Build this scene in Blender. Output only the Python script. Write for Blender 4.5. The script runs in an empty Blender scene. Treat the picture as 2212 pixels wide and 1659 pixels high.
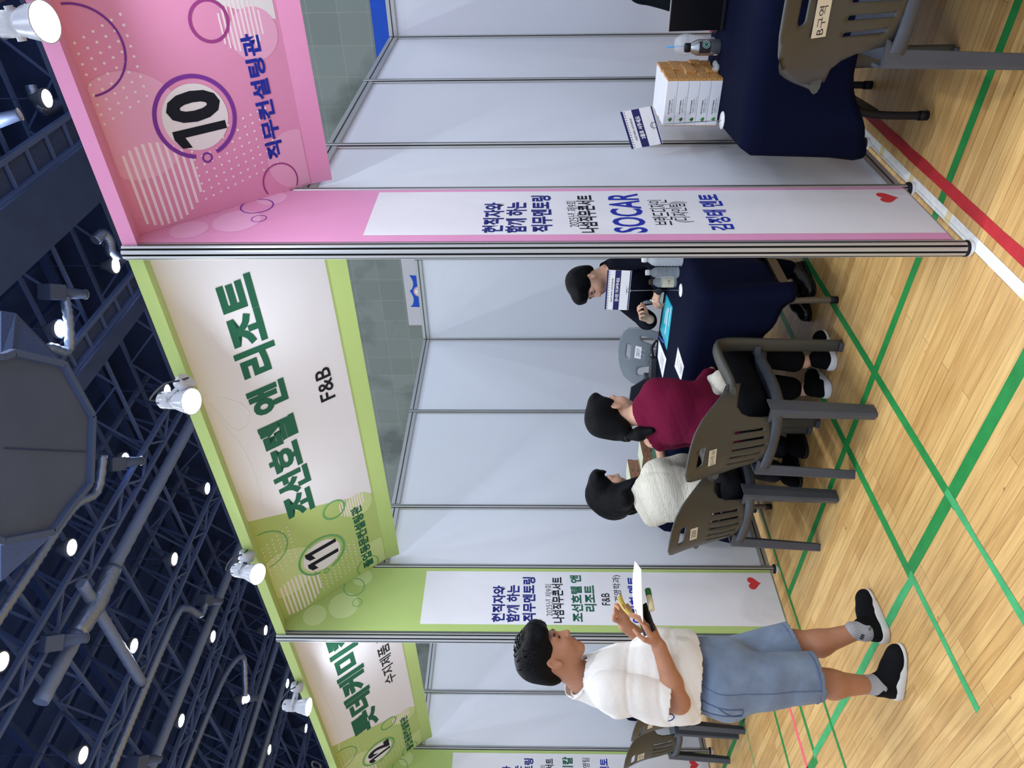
import bpy, bmesh, math, random
import numpy as np
from mathutils import Vector, Matrix, Euler, Quaternion
from mathutils.geometry import delaunay_2d_cdt
random.seed(7)
S = bpy.context.scene
COL = S.collection

# ---------------------------------------------------------------- camera, world, exposure
CAM = Vector((1.2623, -2.3208, 1.5805)); YAW, PITCH, FPX = 2.2531, 0.0221, 1551.43
FWD = Vector((math.cos(YAW)*math.cos(PITCH), math.sin(YAW)*math.cos(PITCH), math.sin(PITCH)))
RGT = Vector((math.sin(YAW), -math.cos(YAW), 0.0))
DWN = FWD.cross(RGT)
cd = bpy.data.cameras.new('camera'); cam = bpy.data.objects.new('camera', cd); COL.objects.link(cam)
cd.sensor_width = 36.0; cd.lens = FPX*36.0/2212.0; cd.clip_start = 0.05; cd.clip_end = 200
# the phone was held on its side: image right is the downward direction
M = Matrix((DWN, RGT, -FWD)).transposed().to_4x4(); M.translation = CAM
cam.matrix_world = M
S.camera = cam
S.view_settings.view_transform = 'Standard'; S.view_settings.look = 'None'
S.view_settings.gamma = 1.0; S.view_settings.use_curve_mapping = False
S.view_settings.exposure = 0.0
W = bpy.data.worlds.new('hall_ambient_fill'); S.world = W; W.use_nodes = True
W.node_tree.nodes['Background'].inputs[0].default_value = (0.66, 0.78, 1.0, 1)
W.node_tree.nodes['Background'].inputs[1].default_value = 1.15  # cool ambient fill, added to brighten signs and walls through the hall's open sides
LAMP_E, SPOT_E = 225.0, 720.0        # high-bay discs and booth spotlights

def ray(px, py):
    return RGT*((1659-py-829.5)/FPX) + DWN*((px-1106)/FPX) + FWD
def at(px, py, depth):              # photograph pixel + distance along the view axis -> point in the hall
    return CAM + ray(px, py)*depth
def on(px, py, ax, val):
    d = ray(px, py); return CAM + d*((val-CAM[ax])/d[ax])

# ---------------------------------------------------------------- materials
def lin(c):
    return tuple((x/255/12.92 if x/255 <= .04045 else ((x/255+.055)/1.055)**2.4) for x in c)
_m = {}
def mat(name, rgb, rough=.5, metal=0., spec=.3, var=0., vscale=8., bump=0., bscale=60., emit=0., trans=0., ior=1.45, stretch=None, coat=0., alpha=1., sheen=0.):
    if name in _m: return _m[name]
    m = bpy.data.materials.new(name); m.use_nodes = True; nt = m.node_tree; b = nt.nodes['Principled BSDF']
    c = lin(rgb)+(1,)
    b.inputs['Base Color'].default_value = c; b.inputs['Roughness'].default_value = rough
    b.inputs['Metallic'].default_value = metal; b.inputs['Specular IOR Level'].default_value = spec
    b.inputs['IOR'].default_value = ior; b.inputs['Alpha'].default_value = alpha
    b.inputs['Coat Weight'].default_value = coat; b.inputs['Sheen Weight'].default_value = sheen
    if trans: b.inputs['Transmission Weight'].default_value = trans
    if emit:
        b.inputs['Emission Color'].default_value = c; b.inputs['Emission Strength'].default_value = emit
    if var or bump:
        tc = nt.nodes.new('ShaderNodeTexCoord'); mp = nt.nodes.new('ShaderNodeMapping')
        nt.links.new(tc.outputs['Object'], mp.inputs['Vector'])
        if stretch: mp.inputs['Scale'].default_value = stretch
    if var:
        n = nt.nodes.new('ShaderNodeTexNoise'); n.inputs['Scale'].default_value = vscale; n.inputs['Detail'].default_value = 5
        nt.links.new(mp.outputs[0], n.inputs['Vector'])
        r = nt.nodes.new('ShaderNodeValToRGB')
        r.color_ramp.elements[0].position = .3; r.color_ramp.elements[1].position = .7
        r.color_ramp.elements[0].color = tuple(x*(1-var) for x in c[:3])+(1,)
        r.color_ramp.elements[1].color = tuple(min(1, x*(1+var)) for x in c[:3])+(1,)
        nt.links.new(n.outputs[0], r.inputs[0]); nt.links.new(r.outputs[0], b.inputs['Base Color'])
    if bump:
        n = nt.nodes.new('ShaderNodeTexNoise'); n.inputs['Scale'].default_value = bscale; n.inputs['Detail'].default_value = 4
        nt.links.new(mp.outputs[0], n.inputs['Vector'])
        bp = nt.nodes.new('ShaderNodeBump'); bp.inputs['Strength'].default_value = bump; bp.inputs['Distance'].default_value = .01
        nt.links.new(n.outputs[0], bp.inputs['Height']); nt.links.new(bp.outputs[0], b.inputs['Normal'])
    _m[name] = m
    return m

# ---------------------------------------------------------------- mesh builder
class MB:
    def __init__(s): s.v = []; s.f = []; s.mi = []; s.sm = []
    def add(s, vs, fs, mi=0, smooth=False):
        o = len(s.v); s.v.extend([tuple(v) for v in vs])
        for f in fs: s.f.append([i+o for i in f]); s.mi.append(mi); s.sm.append(smooth)
        return s
    def box(s, c, size, rot=None, mi=0):
        hx, hy, hz = (x/2 for x in size); c = Vector(c)
        vs = [Vector((x, y, z)) for x in (-hx, hx) for y in (-hy, hy) for z in (-hz, hz)]
        if rot is not None: vs = [rot @ v for v in vs]
        return s.add([v+c for v in vs], [(0,1,3,2),(4,6,7,5),(0,4,5,1),(2,3,7,6),(0,2,6,4),(1,5,7,3)], mi)
    def bar(s, a, b, w, h, mi=0, up=(0,0,1)):
        a = Vector(a); b = Vector(b); d = b-a; L = d.length; z = d.normalized(); u = Vector(up)
        if abs(z.dot(u)) > .98: u = Vector((0,1,0))
        x = u.cross(z).normalized(); y = z.cross(x)
        return s.box((a+b)/2, (w, h, L), Matrix((x, y, z)).transposed(), mi)
    def tube(s, pts, r, n=8, mi=0, caps=True, smooth=True, sx=1.0, up=None):
        pts = [Vector(p) for p in pts]; k = len(pts)
        rs = r if isinstance(r, (list, tuple)) else [r]*k
        T = [(pts[min(i+1, k-1)]-pts[max(i-1, 0)]).normalized() for i in range(k)]
        u = Vector(up) if up else (Vector((0,0,1)) if abs(T[0].z) < .9 else Vector((0,1,0)))
        x = u.cross(T[0]).normalized(); vs = []
        for i in range(k):
            if i:
                x = (x - T[i]*x.dot(T[i]))
                x = x.normalized()
            y = T[i].cross(x)
            for j in range(n):
                a = 2*math.pi*j/n
                vs.append(pts[i] + x*(rs[i]*sx*math.cos(a)) + y*(rs[i]*math.sin(a)))
        fs = [(i*n+j, i*n+(j+1)%n, (i+1)*n+(j+1)%n, (i+1)*n+j) for i in range(k-1) for j in range(n)]
        s.add(vs, fs, mi, smooth)
        if caps:
            o = len(s.v)-len(vs)
            s.f.append([o+j for j in range(n)][::-1]); s.mi.append(mi); s.sm.append(False)
            s.f.append([o+(k-1)*n+j for j in range(n)]); s.mi.append(mi); s.sm.append(False)
        return s
    def cyl(s, a, b, r0, r1=None, n=16, mi=0, caps=True): return s.tube([a, b], [r0, r0 if r1 is None else r1], n, mi, caps)
    def lathe(s, prof, c=(0,0,0), n=24, mi=0, R=None, smooth=True):
        c = Vector(c); vs = []; k = len(prof)
        for r, z in prof:
            for j in range(n):
                a = 2*math.pi*j/n; p = Vector((r*math.cos(a), r*math.sin(a), z)); vs.append((R @ p if R is not None else p)+c)
        return s.add(vs, [(i*n+j, i*n+(j+1)%n, (i+1)*n+(j+1)%n, (i+1)*n+j) for i in range(k-1) for j in range(n)], mi, smooth)
    def prism(s, poly, o, ux, uy, th, mi=0):       # polygon in a frame, extruded along ux x uy
        o = Vector(o); ux = Vector(ux); uy = Vector(uy); nz = ux.cross(uy).normalized(); k = len(poly)
        a = [o+ux*p[0]+uy*p[1] for p in poly]; b = [p+nz*th for p in a]
        return s.add(a+b, [list(range(k))[::-1], list(range(k, 2*k))]+[(i, (i+1)%k, k+(i+1)%k, k+i) for i in range(k)], mi)
    def flat(s, poly, o, ux, uy, mi=0):
        o = Vector(o); ux = Vector(ux); uy = Vector(uy)
        return s.add([o+ux*p[0]+uy*p[1] for p in poly], [list(range(len(poly)))], mi)
    def grid(s, P, mi=0, smooth=True, closed_u=False):    # P[i][j] points
        nu = len(P); nv = len(P[0]); vs = [p for row in P for p in row]
        fs = [(i*nv+j, ((i+1)%nu)*nv+j, ((i+1)%nu)*nv+j+1, i*nv+j+1) for i in range(nu if closed_u else nu-1) for j in range(nv-1)]
        return s.add(vs, fs, mi, smooth)
    def build(s, name, mats, parent=None, world=False, bevel=0, solid=0, subsurf=0, offset=0.):
        if not isinstance(mats, (list, tuple)): mats = [mats]
        vs = s.v
        if world and parent is not None:
            I = Matrix.LocRotScale(parent.location, parent.rotation_euler, None).inverted()
            vs = [tuple(I @ Vector(v)) for v in vs]
        me = bpy.data.meshes.new(name); me.from_pydata(vs, [], s.f)
        me.polygons.foreach_set('material_index', s.mi); me.polygons.foreach_set('use_smooth', s.sm)
        for m in mats: me.materials.append(m)
        me.update()
        o = bpy.data.objects.new(name, me); COL.objects.link(o)
        if parent is not None: o.parent = parent
        if solid:
            md = o.modifiers.new('thickness', 'SOLIDIFY'); md.thickness = solid; md.offset = offset
        if bevel:
            md = o.modifiers.new('edges', 'BEVEL'); md.width = bevel; md.segments = 2; md.limit_method = 'ANGLE'; md.angle_limit = .7
        if subsurf:
            md = o.modifiers.new('smooth', 'SUBSURF'); md.levels = subsurf; md.render_levels = subsurf
        return o

def tag(o, label=None, cat=None, group=None, kind=None):
    if label: o['label'] = label
    if cat: o['category'] = cat
    if group: o['group'] = group
    if kind: o['kind'] = kind
    return o
def thing(name, label, cat, loc=(0,0,0), rz=0., group=None):
    o = bpy.data.objects.new(name, None); COL.objects.link(o); o.location = loc; o.rotation_euler = (0,0,rz); o.empty_display_size = .1
    return tag(o, label, cat, group)
def dup(root, loc=None, rz=None, label=None, group=None):
    r = root.copy(); COL.objects.link(r)
    if loc is not None: r.location = loc
    if rz is not None: r.rotation_euler = (0,0,rz)
    if label: r['label'] = label
    if group: r['group'] = group
    for ch in list(root.children):
        c = ch.copy(); COL.objects.link(c); c.parent = r
        for g in list(ch.children):
            d = g.copy(); COL.objects.link(d); d.parent = c
    return r

# ---------------------------------------------------------------- lettering
_t = {}
def text_mesh(body, bold=0.):
    k = (body, bold)
    if k not in _t:
        c = bpy.data.curves.new('t', 'FONT'); c.body = body; c.size = 1.0; c.offset = bold; c.resolution_u = 3
        o = bpy.data.objects.new('t', c); COL.objects.link(o); bpy.context.view_layer.update()
        me = bpy.data.meshes.new_from_object(o.evaluated_get(bpy.context.evaluated_depsgraph_get()))
        v = np.array([x.co[:2] for x in me.vertices]); f = [list(p.vertices) for p in me.polygons]
        bpy.data.objects.remove(o); bpy.data.curves.remove(c); bpy.data.meshes.remove(me)
        _t[k] = (v, f)
    return _t[k]
def put_text(mb, body, o, ux, uy, w, h, bold=0., mi=0):
    """lettering stretched into the w x h rectangle whose lower left corner is o"""
    v, f = text_mesh(body, bold); lo = v.min(0); sz = v.max(0)-lo
    o = Vector(o); ux = Vector(ux); uy = Vector(uy); q = (v-lo)/sz*np.array([w, h])
    mb.add([o+ux*float(a)+uy*float(b) for a, b in q], f, mi)
def disc_poly(cx, cy, r, n=40, ry=None): return [(cx+r*math.cos(2*math.pi*i/n), cy+(ry or r)*math.sin(2*math.pi*i/n)) for i in range(n)]
def ring(mb, cx, cy, r0, r1, o, ux, uy, a0=0., a1=360., mi=0, n=48, clip=None):
    o = Vector(o); ux = Vector(ux); uy = Vector(uy)
    for i in range(n):
        A = math.radians(a0+(a1-a0)*i/n); B = math.radians(a0+(a1-a0)*(i+1)/n)
        q = [(cx+r*math.cos(t), cy+r*math.sin(t)) for r, t in ((r0, A), (r1, A), (r1, B), (r0, B))]
        if clip and not all(clip(p) for p in q): continue
        mb.add([o+ux*x+uy*y for x, y in q], [(0,1,2,3)], mi)

# ---------------------------------------------------------------- perforated sheets
def inside(p, poly):
    c = False; x, y = p; j = len(poly)-1
    for i in range(len(poly)):
        xi, yi = poly[i]; xj, yj = poly[j]
        if (yi > y) != (yj > y) and x < (xj-xi)*(y-yi)/(yj-yi)+xi: c = not c
        j = i
    return c
def patch(outline, holes, step):
    vs = []; es = []
    for loop in [outline]+holes:
        o = len(vs); k = len(loop); vs += [Vector(p) for p in loop]; es += [(o+i, o+(i+1)%k) for i in range(k)]
    xs = [p[0] for p in outline]; ys = [p[1] for p in outline]; y = min(ys)+step/2; r = 0
    edge = np.array([v[:] for v in vs])
    while y < max(ys):
        x = min(xs)+(step/2 if r % 2 else step)
        while x < max(xs):
            if inside((x, y), outline) and not any(inside((x, y), h) for h in holes) and np.min(np.hypot(edge[:,0]-x, edge[:,1]-y)) > step*.45: vs.append(Vector((x, y)))
            x += step
        y += step*.87; r += 1
    V, E, F, *_ = delaunay_2d_cdt(vs, es, [], 0, 1e-6)
    V = [v[:] for v in V]; out = []
    for f in F:
        c = (sum(V[i][0] for i in f)/len(f), sum(V[i][1] for i in f)/len(f))
        if inside(c, outline) and not any(inside(c, h) for h in holes): out.append(list(f))
    return V, out

# ---------------------------------------------------------------- soft-blended solids -> one continuous surface
def surface(prims, h, k=.02, relief=None):
    """prims: ('c',a,b,ra,rb[,k]) tapered limb, ('e',centre,radii,rot[,k]) ellipsoid, ('-e',...)/('-c',...) carve; returns verts, quads"""
    def box(p):
        t = p[0].lstrip('-')
        if t == 'c':
            a, b = np.array(p[1]), np.array(p[2]); r = max(p[3], p[4]); return np.minimum(a, b)-r, np.maximum(a, b)+r
        r = max(p[2]); c = np.array(p[1]); return c-r, c+r
    bb = [box(p) for p in prims if p[0][0] != '-']
    lo = np.min([b[0] for b in bb], 0)-3*h; hi = np.max([b[1] for b in bb], 0)+3*h
    n = np.ceil((hi-lo)/h).astype(int)+1
    D = np.full(n, 9., np.float32)
    for p in prims:
        neg = p[0][0] == '-'; t = p[0].lstrip('-'); kk = p[5] if (t == 'c' and len(p) > 5) else (p[4] if (t == 'e' and len(p) > 4) else k)
        a, b = box(p); i0 = np.maximum(((a-kk-4*h-lo)/h).astype(int), 0); i1 = np.minimum(((b+kk+4*h-lo)/h).astype(int)+1, n)
        sl = tuple(slice(i0[q], i1[q]) for q in range(3))
        X, Y, Z = np.meshgrid(*[lo[q]+h*np.arange(i0[q], i1[q]) for q in range(3)], indexing='ij', sparse=True)
        if t == 'c':
            A, B = np.array(p[1], float), np.array(p[2], float); d = B-A; L2 = max(d@d, 1e-9)
            T = np.clip(((X-A[0])*d[0]+(Y-A[1])*d[1]+(Z-A[2])*d[2])/L2, 0, 1)
            ds = np.sqrt((X-A[0]-T*d[0])**2+(Y-A[1]-T*d[1])**2+(Z-A[2]-T*d[2])**2)-(p[3]+(p[4]-p[3])*T)
        else:
            R = np.array(p[3].transposed()) if p[3] is not None else np.eye(3); c = p[1]; r = p[2]
            dx, dy, dz = X-c[0], Y-c[1], Z-c[2]
            q = [R[i][0]*dx+R[i][1]*dy+R[i][2]*dz for i in range(3)]
            k0 = np.sqrt(sum((q[i]/r[i])**2 for i in range(3))); k1 = np.sqrt(sum((q[i]/r[i]**2)**2 for i in range(3)))+1e-9
            ds = k0*(k0-1)/k1
        cur = D[sl]
        if neg:
            ds = -ds; m = np.clip(kk-np.abs(cur-ds), 0, None)/max(kk, 1e-6); D[sl] = np.maximum(cur, ds)+m*m*kk*.25
        else:
            m = np.clip(kk-np.abs(cur-ds), 0, None)/max(kk, 1e-6); D[sl] = np.minimum(cur, ds)-m*m*kk*.25
    if relief is not None:
        nb = np.argwhere(np.abs(D) < .05); P = lo+nb*h; D[tuple(nb.T)] += relief(P).astype(np.float32)
    ins = D < 0
    c = [ins[i:n[0]-1+i, j:n[1]-1+j, l:n[2]-1+l] for i in (0,1) for j in (0,1) for l in (0,1)]
    s = sum(x.astype(np.int8) for x in c); act = np.argwhere((s > 0) & (s < 8))
    idx = np.full(n-1, -1, np.int64); idx[tuple(act.T)] = np.arange(len(act))
    cv = np.array([(i,j,l) for i in (0,1) for j in (0,1) for l in (0,1)])
    vals = np.stack([D[tuple((act+o).T)] for o in cv], 1)
    acc = np.zeros((len(act), 3)); cnt = np.zeros(len(act))
    for a in range(8):
        for b in range(a+1, 8):
            if np.abs(cv[a]-cv[b]).sum() != 1: continue
            va, vb = vals[:,a], vals[:,b]; x = (va < 0) != (vb < 0)
            t = np.where(x, va/np.where(x, va-vb, 1), 0)
            acc += np.where(x[:,None], cv[a]+(cv[b]-cv[a])*t[:,None], 0); cnt += x
    V = lo+h*(act+acc/np.maximum(cnt, 1)[:,None])
    F = []
    for ax in range(3):
        o = [0,0,0]; o[ax] = 1; u, w = [q for q in range(3) if q != ax]
        A = ins[tuple(slice(0, n[q]-o[q]) for q in range(3))]; B = ins[tuple(slice(o[q], n[q]) for q in range(3))]
        e = np.argwhere(A != B); e = e[(e[:,u] > 0) & (e[:,w] > 0) & (e[:,u] < n[u]-1) & (e[:,w] < n[w]-1)]
        fl = A[tuple(e.T)]
        def g(du, dw):
            q = e.copy(); q[:,u] -= du; q[:,w] -= dw; return idx[tuple(q.T)]
        Q = np.stack([g(1,1), g(0,1), g(0,0), g(1,0)], 1)
        sw = fl if ax != 1 else ~fl
        Q[~sw] = Q[~sw][:, ::-1]; F.append(Q)
    return V, np.concatenate(F)
def solid_obj(name, prims, h, mats, parent, k=.02, relief=None, zone=None, relax=1, cut=None):
    V, F = surface(prims, h, k, relief)
    if cut is not None:
        keep = cut(V); F = F[keep[F].all(1)]
    for _ in range(relax):
        S_ = np.zeros_like(V); N_ = np.zeros(len(V))
        for i in range(4):
            for j in ((i+1) % 4, (i-1) % 4): np.add.at(S_, F[:,i], V[F[:,j]]); np.add.at(N_, F[:,i], 1)
        V = np.where(N_[:,None] > 0, V*.5+.5*S_/np.maximum(N_, 1)[:,None], V)
    if parent is not None:
        I = np.array(Matrix.LocRotScale(parent.location, parent.rotation_euler, None).inverted())
        VL = V @ I[:3,:3].T + I[:3,3]
    else: VL = V
    me = bpy.data.meshes.new(name); nf = len(F)
    me.vertices.add(len(VL)); me.vertices.foreach_set('co', VL.astype(np.float32).ravel())
    me.loops.add(nf*4); me.loops.foreach_set('vertex_index', F.astype(np.int32).ravel())
    me.polygons.add(nf); me.polygons.foreach_set('loop_start', np.arange(0, nf*4, 4, dtype=np.int32))
    if zone is not None: me.polygons.foreach_set('material_index', zone(V[F].mean(1)).astype(np.int32))
    me.polygons.foreach_set('use_smooth', np.ones(nf, bool))
    for m in (mats if isinstance(mats, (list, tuple)) else [mats]): me.materials.append(m)
    me.update(calc_edges=True); me.validate()
    o = bpy.data.objects.new(name, me); COL.objects.link(o); o.parent = parent
    return o
# ================================================================ SETTING
def floor_material():
    m = bpy.data.materials.new('maple_strip_floor'); m.use_nodes = True; nt = m.node_tree; b = nt.nodes['Principled BSDF']; L = nt.links.new
    tc = nt.nodes.new('ShaderNodeTexCoord')
    br = nt.nodes.new('ShaderNodeTexBrick'); br.offset = .37; br.offset_frequency = 3; br.inputs['Scale'].default_value = 1
    br.inputs['Brick Width'].default_value = 1.15; br.inputs['Row Height'].default_value = .0555; br.inputs['Mortar Size'].default_value = .0009; br.inputs['Bias'].default_value = 0.1
    br.inputs['Color1'].default_value = lin((226,187,122))+(1,); br.inputs['Color2'].default_value = lin((203,160,98))+(1,); br.inputs['Mortar'].default_value = lin((128,92,52))+(1,)
    L(tc.outputs['Object'], br.inputs['Vector'])
    mp = nt.nodes.new('ShaderNodeMapping'); mp.inputs['Scale'].default_value = (2.2, 42, 1); L(tc.outputs['Object'], mp.inputs['Vector'])
    n = nt.nodes.new('ShaderNodeTexNoise'); n.inputs['Scale'].default_value = 1.6; n.inputs['Detail'].default_value = 8; n.inputs['Distortion'].default_value = .6; L(mp.outputs[0], n.inputs['Vector'])
    r = nt.nodes.new('ShaderNodeValToRGB'); r.color_ramp.elements[0].position = .32; r.color_ramp.elements[0].color = (.70,.62,.52,1); r.color_ramp.elements[1].position = .6; r.color_ramp.elements[1].color = (1,1,1,1)
    L(n.outputs[0], r.inputs[0])
    n2 = nt.nodes.new('ShaderNodeTexNoise'); n2.inputs['Scale'].default_value = 1.3; n2.inputs['Detail'].default_value = 6; L(tc.outputs['Object'], n2.inputs['Vector'])
    r2 = nt.nodes.new('ShaderNodeValToRGB'); r2.color_ramp.elements[0].position = .35; r2.color_ramp.elements[0].color = (.86,.84,.8,1); r2.color_ramp.elements[1].position = .65
    L(n2.outputs[0], r2.inputs[0])
    # small knots and dark flecks
    mp3 = nt.nodes.new('ShaderNodeMapping'); mp3.inputs['Scale'].default_value = (3.5, 9, 1); L(tc.outputs['Object'], mp3.inputs['Vector'])
    vo = nt.nodes.new('ShaderNodeTexVoronoi'); vo.inputs['Scale'].default_value = 1.1; L(mp3.outputs[0], vo.inputs['Vector'])
    r3 = nt.nodes.new('ShaderNodeValToRGB'); r3.color_ramp.elements[0].position = .02; r3.color_ramp.elements[0].color = (.30,.2,.12,1); r3.color_ramp.elements[1].position = .045; r3.color_ramp.elements[1].color = (1,1,1,1)
    L(vo.outputs['Distance'], r3.inputs[0])
    def mul(a, c, f=1.):
        x = nt.nodes.new('ShaderNodeMix'); x.data_type = 'RGBA'; x.blend_type = 'MULTIPLY'; x.inputs[0].default_value = f; L(a, x.inputs[6]); L(c, x.inputs[7]); return x.outputs[2]
    o = mul(mul(mul(br.outputs['Color'], r.outputs[0], .75), r2.outputs[0]), r3.outputs[0], .8)
    L(o, b.inputs['Base Color']); b.inputs['Roughness'].default_value = .38; b.inputs['Specular IOR Level'].default_value = .35
    bp = nt.nodes.new('ShaderNodeBump'); bp.inputs['Strength'].default_value = .25; bp.inputs['Distance'].default_value = .002
    L(br.outputs['Fac'], bp.inputs['Height']); bp.invert = True; L(bp.outputs[0], b.inputs['Normal'])
    return m
mb = MB(); mb.add([(-34,-9,0),(9,-9,0),(9,12,0),(-34,12,0)], [(0,1,2,3)])
FLOOR = tag(mb.build('floor', floor_material()), kind='structure')
GREEN = mat('green_line_paint', (38,128,62), .45, var=.12, vscale=14)
GREEN2 = mat('green_tape', (66,160,98), .55, var=.12, vscale=20)
RED = mat('red_line_paint', (178,42,48), .5, var=.15, vscale=14)
PINK = mat('pink_line_paint', (228,96,112), .5)
WHITE_T = mat('white_line_paint', (226,226,222), .6, var=.12, vscale=25)
YEL_T = mat('aged_tape', (226,206,150), .6)
def line(name, m, axis, c, w, a, b, z=.0008, label=None, wob=0.):
    mb = MB(); N = max(2, int(abs(b-a)/.12)); rnd = random.Random(int(c*1000)+int(a*10))
    P = []
    for i in range(N+1):
        t = a+(b-a)*i/N; e0 = rnd.uniform(-wob, wob); e1 = rnd.uniform(-wob, wob)
        P.append([(t, c-w/2+e0, z), (t, c+w/2+e1, z)] if axis == 'x' else [(c+w/2+e1, t, z), (c-w/2+e0, t, z)])
    mb.grid(P, smooth=False); o = mb.build(name, m, FLOOR)
    if label: o['label'] = label
    return o
line('floor_line', GREEN, 'x', .281, .044, -2.49, 8.9, label='green painted court line')
line('floor_line', GREEN, 'x', -.473, .058, -1.262, 8.9, label='wide green painted court line')
line('floor_tape', GREEN2, 'x', -.505, .040, -2.86, -1.24, .0011, label='pale green tape with torn edges', wob=.004)
line('floor_line', GREEN, 'x', -.53, .05, -8, -2.83, label='green painted court line')
line('floor_line', GREEN, 'y', -.785, .040, -.52, 11.9, .0010, label='green painted court line')
line('floor_tape', GREEN2, 'y', -.785, .030, -3, -.44, .0014, label='pale green tape with torn edges', wob=.003)
line('floor_line', GREEN, 'y', -1.245, .044, -.5, 11.9, .0010, label='green painted court line')
line('floor_tape', GREEN2, 'y', -1.240, .030, -1.06, -.48, .0014, label='pale green tape with torn edges', wob=.003)
line('floor_line', GREEN, 'y', -2.495, .026, -.85, 11.9, .0012, label='thin green line')
line('floor_line', GREEN, 'y', -2.84, .034, -.52, .27, label='green painted court line')
line('floor_line', PINK, 'y', -3.01, .034, -3, .3, label='pink painted court line')
line('floor_line', GREEN, 'y', -3.295, .034, -3, 2.9, label='green painted court line')
line('floor_line', GREEN, 'x', .25, .05, -8, -3.2, label='green painted court line')
line('floor_line', GREEN2, 'y', -3.98, .014, -3, .3, label='thin green line')
line('floor_line', RED, 'y', .108, .046, -3, 11.9, .0013, label='red painted court line', wob=.002)
line('floor_line', RED, 'x', 2.1, .05, -8, 8, .0009, label='red painted court line')
line('floor_line', WHITE_T, 'y', .024, .044, -3, 2.95, .0012, label='white painted court line')
for q in (-1.32, -.37, .18, .52, .83): line('floor_tape', YEL_T, 'y', .024, .045, q, q+.035, .0017, label='yellowed tape patch')

# ---- back wall of the hall: grey-green acoustic tiles
def tile_material():
    m = bpy.data.materials.new('grey_green_wall_tile'); m.use_nodes = True; nt = m.node_tree; b = nt.nodes['Principled BSDF']; L = nt.links.new
    tc = nt.nodes.new('ShaderNodeTexCoord'); mp = nt.nodes.new('ShaderNodeMapping'); mp.inputs['Rotation'].default_value = (math.pi/2, 0, 0); L(tc.outputs['Object'], mp.inputs['Vector'])
    br = nt.nodes.new('ShaderNodeTexBrick'); br.offset = 0; br.inputs['Scale'].default_value = 1; br.inputs['Brick Width'].default_value = .56; br.inputs['Row Height'].default_value = .56; br.inputs['Mortar Size'].default_value = .006
    br.inputs['Color1'].default_value = lin((112,124,122))+(1,); br.inputs['Color2'].default_value = lin((104,116,114))+(1,); br.inputs['Mortar'].default_value = lin((128,136,132))+(1,)
    L(mp.outputs[0], br.inputs['Vector'])
    n = nt.nodes.new('ShaderNodeTexNoise'); n.inputs['Scale'].default_value = .9; n.inputs['Detail'].default_value = 4; L(tc.outputs['Object'], n.inputs['Vector'])
    r = nt.nodes.new('ShaderNodeValToRGB'); r.color_ramp.elements[0].position = .34; r.color_ramp.elements[0].color = (.55,.57,.58,1); r.color_ramp.elements[1].position = .5
    L(n.outputs[0], r.inputs[0]); x = nt.nodes.new('ShaderNodeMix'); x.data_type = 'RGBA'; x.blend_type = 'MULTIPLY'; x.inputs[0].default_value = 1; L(br.outputs['Color'], x.inputs[6]); L(r.outputs[0], x.inputs[7])
    L(x.outputs[2], b.inputs['Base Color']); b.inputs['Roughness'].default_value = .7
    return m
mb = MB(); mb.box((-12.5, 12.1, 6.35), (43, .2, 12.7)); tag(mb.build('wall_back', tile_material()), kind='structure')
mb = MB(); mb.box((-12.5, 11.96, 10.1), (43, .06, 5.0)); tag(mb.build('wall_shade_sheet_1', mat('navy_wall_shade', (40,56,96), .85, var=.2, vscale=1.5)), kind='structure')  # added dark sheet: shade on the unlit upper tiles, put into its colour
DARKROOF = mat('dark_roof_deck', (48,72,132), .9, var=.25, vscale=1.2)
mb = MB(); mb.box((-12.5, 1.5, 12.6), (43, 21, .15)); tag(mb.build('ceiling', DARKROOF), kind='structure')
mb = MB(); mb.box((-34.1, 1.5, 6.3), (.2, 21, 12.6)); tag(mb.build('wall_left', mat('grey_wall', (96,104,108), .8)), kind='structure')

BLUE = mat('blue_banner_cloth', (22,72,178), .7, var=.06)
mb = MB(); mb.box((.6, 11.985, 3.9), (8.2, .02, 1.04))
tag(mb.build('wall_banner', BLUE), 'plain blue banner hung on the tiled wall behind the pink booth', 'banner')
t = thing('wall_poster', 'pale grey wall poster with a blue ribbon shape and a ball', 'poster', (-7.6, 11.99, 4.3))
mb = MB(); mb.box((-6.75, 11.985, 3.72), (3.55, .02, 1.45)); mb.build('backing', mat('poster_grey', (176,180,190), .7), t, True)
mb = MB(); mb.prism([(-8.02,3.85),(-7.17,3.85),(-7.14,4.30)]+[(-7.14-.42*i/8, 4.30-.07*math.sin(math.pi*i/8)) for i in range(1,8)]+[(-7.56,4.33)]+[(-7.56-.44*i/8, 4.33-.07*math.sin(math.pi*i/8)) for i in range(1,8)]+[(-8.0,4.36)], (0,11.974,0), (1,0,0), (0,0,1), -.004)
mb.build('ribbon', BLUE, t, True)
mb = MB(); mb.prism(disc_poly(-7.58, 4.10, .14), (0,11.97,0), (1,0,0), (0,0,1), -.004); ring(mb, -7.58, 4.10, .118, .130, (0,11.964,0), (1,0,0), (0,0,1), mi=1)
for sx in (-1, 1): ring(mb, -7.58+sx*.14, 4.10, .10, .108, (0,11.964,0), (1,0,0), (0,0,1), 90-42 if sx < 0 else 180+48-10, 90-42-100 if sx < 0 else 180-52, mi=1)
mb.build('ball', [mat('ball_white', (222,222,226), .6), RED], t, True)

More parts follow.
